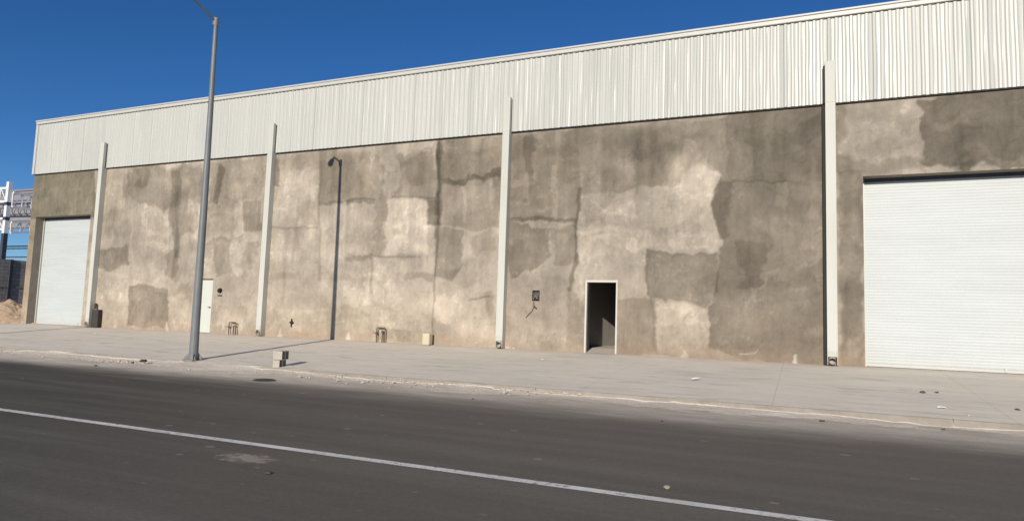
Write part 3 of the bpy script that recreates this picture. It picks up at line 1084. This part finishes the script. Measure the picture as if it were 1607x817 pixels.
# closed steel door
x0, x1, _, z1 = OPEN[1]
m = MB()
m.box(x0 + 0.05, x1 - 0.05, 0.10, 0.145, 0.015, z1 - 0.05)
d = part(m, 'steel_door', DOORLEAF)
m = MB()
m.box(x0 + 0.002, x0 + 0.048, 0.09, 0.19, 0.0, z1 - 0.002)
m.box(x1 - 0.048, x1 - 0.002, 0.09, 0.19, 0.0, z1 - 0.002)
m.box(x0 + 0.049, x1 - 0.049, 0.09, 0.19, z1 - 0.048, z1 - 0.002)
part(m, 'door_frame', GALVD, d)
m = MB()
m.tube([(x1 - 0.17, 0.10, 1.02), (x1 - 0.17, 0.045, 1.02)], [0.02, 0.034], 12)
m.bar((x1 - 0.17, 0.055, 1.02), (x1 - 0.27, 0.055, 1.02), 0.02)
part(m, 'door_handle', GALVD, d)

# open doorway
x0, x1, _, z1 = OPEN[2]
m = MB()
m.box(x0 - 0.012, x0 + 0.045, -0.025, 0.10, 0.0, z1 - 0.06)
m.box(x1 - 0.040, x1 + 0.012, -0.025, 0.10, 0.0, z1 - 0.06)
m.box(x0 - 0.012, x1 + 0.012, -0.025, 0.10, z1 - 0.058, z1 + 0.012)
part(m, 'door_frame', FRAME, bevel=0.006)
# the dark recess with a tangle of wires
x0, x1, z0, z1 = OPEN[4]
m = MB()
m.box(x0 + 0.001, x1 - 0.001, 0.10, 0.138, z0 + 0.001, z1 - 0.001)
eb = part(m, 'electrical_box', DARK)
eb['label'] = 'open dark junction box with loose wires in the wall'
m = MB()
for q in range(7):
    pts = [(x0 + random.uniform(.02, .23), random.uniform(.0, .09), z0 + random.uniform(.03, .30)) for _ in range(4)]
    m.tube(pts, 0.009, 6)
m.bar((x0 + .02, .02, z0 + .05), (x0 + .20, .03, z0 + .28), 0.02)
part(m, 'wire', INNER, eb)
m = MB()
w = [wallpt(*p) for p in ((838, 473), (838, 481), (835, 488), (830, 493), (826, 498))]
m.tube([(a, -0.02, b) for a, b in w], 0.012, 6)
w = [wallpt(*p) for p in ((838, 478), (840, 482), (843, 484))]
m.tube([(a, -0.03, b) for a, b in w], [0.012, 0.03, 0.02], 6)
part(m, 'loose_cable', WIRE, eb)

# downspouts
for n_, (cx, wd) in enumerate(((-28.62, 0.24), (-18.90, 0.24), (-8.93, 0.24), (0.63, 0.25))):
    h = 8.17
    m = MB()
    pj = -0.24
    m.box(cx - wd / 2, cx + wd / 2, pj, -0.003, 0.34, HM - 0.02)
    m.box(cx - wd / 2, cx + wd / 2, pj, -0.12, HM - 0.02, h)
    # shoe with an open mouth
    m.box(cx - wd / 2, cx - wd / 2 + 0.02, pj, -0.003, 0.02, 0.34)
    m.box(cx + wd / 2 - 0.02, cx + wd / 2, pj, -0.003, 0.02, 0.34)
    m.box(cx - wd / 2 + 0.02, cx + wd / 2 - 0.02, -0.03, -0.003, 0.02, 0.34)
    m.box(cx - wd / 2 + 0.02, cx + wd / 2 - 0.02, pj, pj + 0.012, 0.225, 0.34)
    ds = part(m, 'downspout', SPOUT, bevel=0.012)
    ds['label'] = ('downspout standing against the far corner door', 'downspout between the closed door and the lamp shadow', 'downspout in the middle of the wall, by the junction box', 'downspout beside the wide roller door, its shadow modelled as a dark strip along one edge')[n_]
    m = MB()
    pts = [(cx, -0.10, 0.30), (cx, -0.115, 0.22), (cx, -0.15, 0.145), (cx, -0.22, 0.115), (cx, -0.27, 0.11)]
    m.tube(pts, 0.085, 20, cap=False)
    part(m, 'outlet_elbow', SPOUT, ds, smooth=True)
    m = MB()
    m.tube([(cx, -0.115, 0.235), (cx, -0.113, 0.242)], 0.08, 20)
    part(m, 'outlet_mouth', DARK, ds)  # dark disc painting the unlit inside of the outlet pipe
    if n_ == 3:
        m = MB()
        m.box(cx - wd / 2 - 0.075, cx - wd / 2 - 0.002, -0.13, -0.006, 0.02, HM - 0.03)
        m.box(cx - wd / 2 - 0.05, cx - wd / 2 - 0.002, -0.20, -0.13, HM - 0.03, h - 0.12)
        part(m, 'shadow_strip', STRIPM, ds)  # solid dark strip standing in for the downspout's shadow on the wall

# vent hole, valve hole, small bracket
p = wallpt(346, 456)
m = MB()
m.tube([(p[0], -0.09, p[1]), (p[0], 0.0, p[1] + 0.01)], [0.08, 0.10], 14)
m.box(p[0] - 0.11, p[0] + 0.11, -0.05, -0.004, p[1] - 0.20, p[1] - 0.17)
part(m, 'vent_pipe', DARK)
p = wallpt(458, 506)
m = MB()
m.tube([(p[0], -0.05, p[1]), (p[0], 0.0, p[1])], [0.05, 0.09], 5)
m.bar((p[0], -0.03, p[1] - 0.16), (p[0] + 0.01, -0.03, p[1] + 0.15), 0.035)
m.bar((p[0] - 0.1, -0.03, p[1] + 0.01), (p[0] + 0.11, -0.03, p[1]), 0.03)
part(m, 'pipe_stub', DARK)


# ------------------------------------------------------------------ street lamps
def street_lamp(px, py, label, group, arm=True):
    zb = pave_z(py)
    root = empty('street_lamp', (px, py, zb), label, 'street lamp', group)
    m = MB()
    m.tube([(0, 0, 0.02), (-0.01, 0, 1.0), (-0.02, 0, 4.0), (-0.05, 0, 7.0), (-0.09, 0, 9.36)], [0.118, 0.110, 0.092, 0.071, 0.054], 24)
    m.build('pole', GALV, root, smooth=True)
    m = MB()
    m.box(-0.2, 0.2, -0.2, 0.2, -0.02, 0.02)
    m.build('base_plate', GALVD, root)
    for a in range(4):
        m = MB()
        c_, s_ = math.cos(a * math.pi / 2 + .785), math.sin(a * math.pi / 2 + .785)
        t = Vector((-s_, c_, 0)) * 0.008
        A_, B_, C_ = Vector((c_ * .115, s_ * .115, .02)), Vector((c_ * .25, s_ * .25, .02)), Vector((c_ * .115, s_ * .115, .20))
        m.add([A_ - t, B_ - t, C_ - t, A_ + t, B_ + t, C_ + t], [(0, 1, 2), (5, 4, 3), (0, 3, 4, 1), (1, 4, 5, 2), (2, 5, 3, 0)])
        m.build('gusset', GALVD, root)
    for a in range(4):
        sx, sy = (-1, 1)[a % 2], (-1, 1)[a // 2]
        m = MB()
        m.tube([(sx * .17, sy * .17 * .6, 0.02), (sx * .17, sy * .17 * .6, 0.11)], 0.016, 8)
        m.tube([(sx * .17, sy * .17 * .6, 0.02), (sx * .17, sy * .17 * .6, 0.05)], 0.034, 6)
        m.build('anchor_bolt', GALVD, root)
    m = MB()
    m.tube([(-0.09, 0, 9.20), (-0.09, 0, 9.42)], 0.068, 16)
    m.bar((-0.14, -0.05, 9.33), (-0.10, 0.05, 9.33), 0.09, 0.16)
    m.build('bracket', GALVD, root, smooth=True)
    if not arm:
        return root
    a = Vector((-0.09, -0.02, 9.33))
    b = a + Vector((-0.24, -0.60, 0.44))
    m = MB()
    m.tube([a, a.lerp(b, .5), b, b + Vector((-.05, -.18, .01))], [0.032, 0.03, 0.03, 0.03], 12)
    m.build('arm', ARMM, root, smooth=True)
    h = b + Vector((-.05, -.18, .01))
    u = Vector((-0.10, -0.62, -0.05)).normalized()
    s = u.cross(Vector((0, 0, 1))).normalized()
    up = s.cross(u)
    m = MB()
    secs = [(0, .05, .04), (.08, .09, .06), (.20, .13, .075), (.40, .12, .06), (.50, .06, .03)]
    vs = []
    for (t, w, hh) in secs:
        for q in range(12):
            an = 2 * math.pi * q / 12
            vs.append(h + u * t + s * (w * math.cos(an)) + up * (hh * math.sin(an)))
    fs = [(i * 12 + q, i * 12 + (q + 1) % 12, (i + 1) * 12 + (q + 1) % 12, (i + 1) * 12 + q) for i in range(4) for q in range(12)]
    fs += [tuple(reversed(range(12))), tuple(48 + q for q in range(12))]
    m.add(vs, fs)
    hd = m.build('lamp_head', ARMM, root, smooth=True)
    m = MB()
    vs = [h + u * .28 + u * (.16 * math.cos(2 * math.pi * q / 16)) + s * (.1 * math.sin(2 * math.pi * q / 16)) - up * z for z in (.03, .095) for q in range(16)]
    m.add(vs, [(q, (q + 1) % 16, 16 + (q + 1) % 16, 16 + q) for q in range(16)] + [tuple(16 + q for q in range(16))])
    m.build('lens', GLASS, hd)
    return root


street_lamp(-14.91, -6.6, 'tall grey tapered street lamp on a bolted base at the kerb', 'street lamps along the kerb')
street_lamp(-28.14, -6.6, 'bare lamp pole further down the kerb, its thin shadow reaching the far corner door', 'street lamps along the kerb', False)


# ------------------------------------------------------------------ small things on the pavement
def cinder_block(c, w, d, h, rz, label):
    root = bpy.data.objects.new('cinder_block', None)
    bm = bmesh.new()
    bmesh.ops.create_cube(bm, size=1.0)
    for v in bm.verts:
        v.co = Vector((v.co.x * w, v.co.y * d, (v.co.z + 0.5) * h))
    # two hollow cores seen in the side face
    side = max(bm.faces, key=lambda f: f.normal.x)
    res = bmesh.ops.subdivide_edges(bm, edges=[e for e in side.edges if abs(e.verts[0].co.y - e.verts[1].co.y) > 0.01], cuts=1)
    bm.normal_update()
    for f in [f for f in bm.faces if f.normal.x > 0.9]:
        r_ = bmesh.ops.inset_individual(bm, faces=[f], thickness=0.028)
    for f in sorted([f for f in bm.faces if f.normal.x > 0.9], key=lambda f: -f.calc_area())[:2]:
        r_ = bmesh.ops.extrude_discrete_faces(bm, faces=[f])
        bmesh.ops.translate(bm, verts=r_['faces'][0].verts, vec=(-w * 0.8, 0, 0))
    me = bpy.data.meshes.new('cinder_block')
    bm.to_mesh(me)
    bm.free()
    me.materials.append(BLOCK)
    bpy.data.objects.remove(root)
    o = bpy.data.objects.new('cinder_block', me)
    COL.objects.link(o)
    o.location = c
    o.rotation_euler = (0, 0, rz)
    b = o.modifiers.new('bevel', 'BEVEL')
    b.width = 0.006
    b.limit_method = 'ANGLE'
    return tag(o, label, 'cinder block', 'cinder blocks stacked at the kerb')


q = on_pave(438.5, 576.5)
zb = pave_z(q[1]) - 0.012
cinder_block((q[0] - 0.17, q[1] + 0.18, zb), 0.18, 0.32, 0.20, R(12), 'lower grey cinder block, resting on the pavement under another block')
cinder_block((q[0] - 0.12, q[1] + 0.16, zb + 0.2), 0.24, 0.34, 0.215, R(14), 'upper grey cinder block, balanced on a smaller block near the kerb')

# plastic container by the wall
q = at(670, 539, -0.28)
root = empty('plastic_jug', (q[0], -0.24, pave_z(-0.24)), 'yellowed square plastic container standing against the wall', 'container')
m = MB()
m.box(-0.16, 0.12, -0.12, 0.14, 0.0, 0.40)
o = m.build('jug_body', JUG, root, bevel=0.045)
m = MB()
m.tube([(0.0, 0, 0.40), (0.0, 0, 0.43)], 0.04, 12)
m.build('cap', plain('cap_plastic', (0.42, 0.33, 0.16), 0.5), root)


def pipe_stand(x, w, h, label, kind):
    root = empty('pipe_stand', (x, -0.11, pave_z(-0.11)), label, 'pipe stand', 'water pipe stands by the wall')
    r_ = 0.019
    m = MB()
    m.tube([(-w / 2, 0, -0.05), (-w / 2, 0, h - 0.03), (-w / 2 + 0.03, 0, h)] + [(w / 2 - 0.03, 0, h), (w / 2, 0, h - 0.03), (w / 2, 0, -0.05)], r_, 8)
    m.build('pipe_loop', RUST, root, smooth=True)
    m = MB()
    if kind:
        m.tube([(w * 0.16, 0.0, -0.05), (w * 0.18, 0.01, h * 0.78)], 0.018, 8)
        m.tube([(w * 0.18, 0, h * 0.62), (w * 0.18, 0, h * 0.82)], 0.034, 8)
    else:
        m.tube([(w * 0.16, 0.0, -0.05), (w * 0.16, 0.0, h * 0.72)], 0.022, 8)
        m.tube([(w * 0.05, 0, h * 0.68), (w * 0.38, 0, h * 0.74)], 0.022, 8)
    m.build('riser', RUST, root, smooth=True)
    m = MB()
    m.tube([(-w / 2, 0, h * 0.55), (-w / 2, 0, h * 0.72)], 0.034, 8)
    m.bar((-w / 2 - 0.12, -0.02, h * 0.64), (-w / 2 + 0.02, -0.02, h * 0.64), 0.025)
    m.build('valve', RUST, root)


q = at(364, 524, -0.11)
pipe_stand(q[0], 0.36, 0.47, 'brown pipe stand with square top, near the closed white door', 0)
q = at(597, 535, -0.11)
pipe_stand(q[0], 0.34, 0.50, 'brown pipe stand with crooked valve pipes, near the plastic container', 1)

# dark boxy shape, not identified, against the wall beside the first downspout
q = at(152, 514, -0.05)
root = empty('dark_boxy_shape', (-28.13, -0.16, -0.01), 'dark grey boxy shape with a stub on top against the wall by the far roller door', 'box')
m = MB()
m.box(-0.25, 0.16, -0.06, 0.14, 0.0, 0.78)
m.build('boxy_body', BOXM, root, bevel=0.03)
m = MB()
m.tube([(-0.2, 0.05, 0.80), (-0.2, 0.05, 0.98), (-0.24, 0.09, 1.02)], 0.05, 10)
m.build('top_stub', BOXM, root, smooth=True)


def scrap(name, pos, size, label, mat, cat, tilt=0.3, group=None):
    m = MB()
    n = 7
    vs = []
    for k in range(n):
        a = 2 * math.pi * k / n
        rr = size * (0.6 + 0.5 * random.random())
        vs.append((rr * math.cos(a), rr * 0.7 * math.sin(a), 0.01 + 0.03 * random.random() + tilt * 0.4 * size * (1 + math.cos(a))))
    vs2 = [(x, y, z + 0.006) for x, y, z in vs]
    c0, c1 = (0, 0, 0.03), (0, 0, 0.036)
    m.add(vs + vs2 + [c0, c1], [(k, 2 * n, (k + 1) % n) for k in range(n)] + [(n + k, n + (k + 1) % n, 2 * n + 1) for k in range(n)] + [(k, (k + 1) % n, n + (k + 1) % n, n + k) for k in range(n)])
    o = m.build(name, mat)
    o.location = pos
    return tag(o, label, cat, group)


def lump(name, pos, size, label, mat, cat, flat=0.6, group=None):
    bm = bmesh.new()
    bmesh.ops.create_icosphere(bm, subdivisions=2, radius=size)
    sd = random.random() * 50
    for v in bm.verts:
        n = vnoise(np.array([v.co.x / size * 1.3 + sd]), np.array([v.co.y / size * 1.3 + v.co.z / size * 1.7]), 9)[0]
        v.co = v.co * (0.65 + 0.7 * n)
        v.co.z *= flat
    me = bpy.data.meshes.new(name)
    bm.to_mesh(me)
    bm.free()
    me.materials.append(mat)
    o = bpy.data.objects.new(name, me)
    COL.objects.link(o)
    o.location = pos
    o.rotation_euler = (0, 0, random.random() * 6)
    return tag(o, label, cat, group)


GP = 'scraps of litter on the pavement'
q = on_pave(1091, 597); scrap('paper_scrap', q, 0.10, 'white crumpled paper scrap on the pavement in front of the darkest wall stain', PAPER, 'paper', 0.7, GP)
q = on_pave(1478, 641); scrap('paper_scrap', q, 0.08, 'flat white paper scrap on the pavement below the wide roller door', PAPER, 'paper', 0.1, GP)
q = on_pave(851, 566); scrap('paper_scrap', q, 0.05, 'tiny white paper scrap on the pavement left of the open doorway', PAPER, 'paper', 0.6, GP)
q = on_pave(472, 543); scrap('paper_scrap', q, 0.05, 'tiny white paper scrap beside the street lamp shadow', PAPER, 'paper', 0.2, GP)
q = on_pave(149, 524); scrap('paper_scrap', q, 0.07, 'white paper scrap in front of the dark boxy shape', PAPER, 'paper', 0.3, GP)
GS = 'stones lying on the pavement and kerb'
for (x, y, s, lab, mt, road) in (
        (225, 567, 0.10, 'dark stone on the kerb sand, bigger of the pair beyond the street lamp', DSTONE, 0),
        (208, 569, 0.05, 'small dark stone beside the bigger dark stone on the kerb', DSTONE, 0),
        (806, 547, 0.07, 'brown stone on the pavement at the foot of the middle downspout', STONE, 0),
        (797, 545, 0.04, 'small stone touching the wall near the middle downspout', DSTONE, 0),
        (976, 541, 0.05, 'pale stone at the wall just past the open doorway', STONE, 0),
        (1448, 616, 0.06, 'long dark clod on the pavement before the wide roller door', DSTONE, 0),
        (1470, 616, 0.045, 'small dark clod next to the long clod by the roller door', DSTONE, 0),
        (1597, 643, 0.05, 'dark twiggy clod at the edge of the roller door pavement', DSTONE, 0),
        (1520, 652, 0.03, 'faint brown pebble near the kerb joint', STONE, 0),
        (880, 617, 0.05, 'pale pebble on the kerb sand in front of the open doorway', STONE, 1),
        (836, 616, 0.06, 'grey and white lump of mortar against the kerb', STONE, 1),
        (724, 607, 0.06, 'pale lump of mortar on the sand by the middle of the kerb', STONE, 1),
        (742, 626, 0.03, 'dark pebble on the asphalt by the middle of the kerb', DSTONE, 1),
        (1039, 661, 0.03, 'dark pebble on the dusty asphalt below the paper scrap', DSTONE, 1),
        (1290, 661, 0.05, 'dark clod in the gutter below the last downspout', DSTONE, 1),
        (1481, 674, 0.035, 'dark clod in the gutter past the kerb joint', DSTONE, 1),
        (421, 743, 0.035, 'dark pebble on the road beside the spilled mortar', DSTONE, 1),
        (1047, 765, 0.04, 'yellowish flat chip on the asphalt near the white line', STRAW, 1),
        (150, 574, 0.05, 'dark stone in the gutter at the far end of the kerb', DSTONE, 1)):
    q = on_road(x, y) if road else on_pave(x, y)
    lump('stone', (q[0], q[1], q[2] + s * 0.2), s * 0.8, lab, mt, 'stone', 0.55, GS)

# rubble crumbs in the gutter, beyond counting
m = MB()
CLUMPS = [on_road(x, y) for x, y in ((150, 568), (172, 567), (188, 569), (235, 572), (268, 576), (400, 584), (480, 589), (497, 590), (525, 592), (640, 602), (690, 604), (728, 607), (812, 614), (835, 616), (870, 618), (880, 620))]
for _ in range(800):
    if random.random() < 0.62:
        q = CLUMPS[random.randrange(len(CLUMPS))]
        x = q[0] + random.gauss(0, 0.30)
        y = min(KERB_Y - 0.02, q[1] + random.gauss(0, 0.10))
    else:
        x = random.choice([random.uniform(-26, -13), random.uniform(-16, -5)])
        y = KERB_Y - 0.05 - abs(random.gauss(0, 0.35))
    s = random.uniform(0.010, 0.032) * (1.9 if random.random() < .08 else 1)
    z = ROAD_Z + 0.02 + 0.05 * math.exp((y - KERB_Y) * 4)
    vs = [(x + s * random.uniform(.6, 1.3) * a, y + s * random.uniform(.6, 1.3) * b, z + s * random.uniform(.5, 1.0) * c_) for a, b, c_ in ((1, 0, 0), (-1, 0, 0), (0, 1, 0), (0, -1, 0), (0, 0, 1), (0, 0, -1))]
    m.add(vs, [(0, 2, 4), (2, 1, 4), (1, 3, 4), (3, 0, 4), (2, 0, 5), (1, 2, 5), (3, 1, 5), (0, 3, 5)])
tag(m.build('rubble', STONE), 'crumbs of rubble scattered along the gutter', None, kind='stuff')

# drain cover
q = on_road(415, 596.5)
root = empty('drain_cover', (q[0], q[1], ROAD_Z), 'dark round iron drain cover in the road near the stacked cinder blocks', 'drain cover')
m = MB()
m.tube([(0, 0, 0.002), (0, 0, 0.016)], 0.20, 28)
m.build('lid', IRON, root)
m = MB()
for k in range(28):
    a0, a1 = 2 * math.pi * k / 28, 2 * math.pi * (k + 1) / 28
    m.add([(.205 * math.cos(a0), .205 * math.sin(a0), .022), (.25 * math.cos(a0), .25 * math.sin(a0), .006), (.25 * math.cos(a1), .25 * math.sin(a1), .006), (.205 * math.cos(a1), .205 * math.sin(a1), .022)], [(0, 1, 2, 3)])
m.build('rim', IRON, root)

# small dry weed in the gutter
q = on_road(543, 594)
root = empty('weed', (q[0], q[1], ROAD_Z + 0.03), 'small yellowish weed growing in the gutter sand', 'weed')
m = MB()
for k in range(60):
    a = random.uniform(0, 6.28)
    l = random.uniform(0.06, 0.19)
    e = random.uniform(0.15, 1.0)
    b = Vector((random.uniform(-.06, .06), random.uniform(-.03, .03), 0))
    t = b + Vector((math.cos(a) * math.cos(e), math.sin(a) * math.cos(e), math.sin(e))) * l
    s = Vector((-math.sin(a), math.cos(a), 0)) * 0.012
    md = b.lerp(t, .6)
    m.add([b - s * .4, b + s * .4, md + s, t, md - s], [(0, 1, 2, 4), (4, 2, 3)])
m.build('leaves', WEED, root)
m = MB()
m.tube([(0, 0, -.03), (0.01, 0, .05)], 0.01, 6)
m.build('stem', RUST, root)

# ------------------------------------------------------------------ neighbour lot, far corner
XW = -42.0
ytop = 3.42
root = empty('block_wall', (XW, 1, 0), 'dark grey concrete block wall with posts behind the dirt pile', 'wall')
k = NT('weathered_block_courses', 0.95, 0.1)
br = k.n('TexBrick', Scale=1.0)
br.inputs['Color1'].default_value = (0.36, 0.345, 0.33, 1)
br.inputs['Color2'].default_value = (0.46, 0.44, 0.42, 1)
br.inputs['Mortar'].default_value = (0.20, 0.19, 0.18, 1)
br.inputs['Mortar Size'].default_value = 0.012
br.inputs['Brick Width'].default_value = 0.4
br.inputs['Row Height'].default_value = 0.2
sw = k.n('SeparateXYZ'); k.link(k.coord(), sw.inputs[0])
cw = k.n('CombineXYZ'); k.link(sw.outputs['Y'], cw.inputs[0]); k.link(sw.outputs['Z'], cw.inputs[1])
k.link(cw.outputs[0], br.inputs['Vector'])
k.color(k.mix(1.0, br.outputs['Color'], k.ramp(k.noise(1.2, 6, .7), [(.3, .7), (.7, 1.2)]), 'MULTIPLY'))
BW = k.m
m = MB()
m.box(-0.08, 0.0, -0.4, 26, 0, ytop)
m.build('panel', BW, root)
d_ = ray(13, 440)
YPOST = CAM[1] + d_[1] * (XW - CAM[0]) / d_[0] - 1
for yy in (YPOST - 2.6, YPOST, YPOST + 2.6, YPOST + 5.2, YPOST + 7.8, YPOST + 10.4):
    m = MB()
    m.box(-0.12, 0.05, yy, yy + 0.15, 0, ytop + 0.02)
    m.build('post', STEELD, root)
m = MB()
m.box(-0.10, 0.02, -0.4, 26, 1.80, 1.90)
m.build('tie_beam', PLYW, root)

# dirt pile
bm = bmesh.new()
n = 60
cxp, cyp = -36.0, 0.95
vs = {}
for j in range(n + 1):
    for i in range(n + 1):
        u, v = i / n * 2 - 1, j / n * 2 - 1
        rr = math.hypot(u, v)
        z = max(0.0, 1 - rr) ** 0.85
        x, y = cxp + u * 3.4, cyp + v * 1.5
        nz = fbm(np.array([x * 1.1]), np.array([y * 1.1]), 61, 5)[0]
        vs[i, j] = bm.verts.new((x, y, 1.15 * z * (0.55 + 0.9 * nz) + (nz - .5) * 0.12 * (z > 0) - 0.06 + pave_z(y)))
for j in range(n):
    for i in range(n):
        bm.faces.new((vs[i, j], vs[i + 1, j], vs[i + 1, j + 1], vs[i, j + 1]))
me = bpy.data.meshes.new('dirt_pile')
bm.to_mesh(me)
bm.free()
me.materials.append(EARTH)
o = bpy.data.objects.new('dirt_pile', me)
COL.objects.link(o)
tag(o, 'heap of tan excavated earth at the far corner of the warehouse', 'dirt pile')

# steel shed frame under construction
YF = 25.0
pc = at(8, 360, YF)
xf = pc[0]
root = empty('steel_shed', (xf, YF, 0), 'unfinished white steel shed frame with lattice trusses beyond the block wall', 'steel frame')


def loc(p):
    return Vector((p[0] - xf, p[1] - YF, p[2]))


def spart(mb, name, mat, **kw):
    return mb.build(name, mat, root, **kw)


zt = at(10, 286, YF)[2]
m = MB()
w = 0.42
zmid = at(8, 366, YF)[2]
m.box(-w / 2, w / 2, -0.2, 0.2, zmid, zt)
spart(m, 'column', STEELW)
m = MB()
m.box(-w / 2 - .02, w / 2 + .02, -0.22, 0.22, -0.2, zmid)
spart(m, 'column_shaded', STEELD)  # lower part of the white column, coloured dark for the shade on it
for y_ in (320, 343):
    z_ = at(8, y_, YF)[2]
    m = MB()
    m.box(-w / 2 - .03, w / 2 + .03, -0.24, 0.24, z_ - .18, z_ + .18)
    spart(m, 'splice_plate', STEELD)


def lattice(p0, p1, dep, npan, name='truss', wide=0.21):
    m = MB()
    p0, p1 = Vector(p0), Vector(p1)
    dz = Vector((0, 0, dep))
    m.bar(p0, p1, wide)
    m.bar(p0 - dz, p1 - dz, wide)
    for i in range(npan + 1):
        a = p0.lerp(p1, i / npan)
        m.bar(a, a - dz, wide * .55)
        if i < npan:
            b = p0.lerp(p1, (i + 1) / npan)
            m.bar(a - dz, b, wide * .45)
    return spart(m, name, STEELW)


# girder running away from the street, and one running along it
for (dx, l_, zz, dp, np_) in ((0.3, 30.0, at(20, 301, YF)[2], 1.55, 30),):
    lattice((dx, 0.3, zz), (dx, l_, zz), dp, np_)
lattice((-0.3, 0.0, at(0, 296, YF)[2]), (-14.0, 0.0, at(0, 296, YF)[2] + 0.3), 1.5, 12)
z1_ = at(10, 365, YF)[2]
lattice((0.3, 0.4, z1_ + 1.2), (0.3, 18.0, z1_ + 4.2), 1.15, 18)
lattice((-0.3, 0.0, z1_ + 1.6), (-14.0, 0.0, z1_ + 1.6), 1.2, 12)
# ribbed sheets behind the lattice, with the roof edge above them
YS = 3.2
zlo, zhi = at(25, 357, YF + YS)[2], at(25, 299, YF + YS)[2]
m = MB()
pr = []
z = zlo
while z < zhi:
    pr += [(0.0, z), (-0.16, z + 0.14), (-0.16, z + 0.52), (0.0, z + 0.66)]
    z += 0.80
nn_ = len(pr)
m.add([(-30.0, YS + a, b) for a, b in pr] + [(14.0, YS + a, b - 0.25) for a, b in pr], [(i, nn_ + i, nn_ + i + 1, i + 1) for i in range(nn_ - 1)])
spart(m, 'ribbed_siding', SOFF)
m = MB()
m.add([(-30, YS - .3, zhi + .12), (14, YS - .3, zhi - .12), (14, YS + 14, zhi + 2.6), (-30, YS + 14, zhi + 3.0),
       (-30, YS - .3, zhi - .03), (14, YS - .3, zhi - .28), (14, YS + 14, zhi + 2.4), (-30, YS + 14, zhi + 2.8)],
      [(0, 1, 2, 3), (7, 6, 5, 4), (0, 4, 5, 1), (1, 5, 6, 2), (2, 6, 7, 3), (3, 7, 4, 0)])
spart(m, 'roof_sheet', ROOFG)
for y_ in (374, 378, 393, 403):
    z_ = at(25, y_, YF)[2]
    m = MB()
    m.bar((-14, 6.0, z_), (9, 6.0, z_ - 0.1), 0.10, 0.14)
    spart(m, 'girt', STEELD)
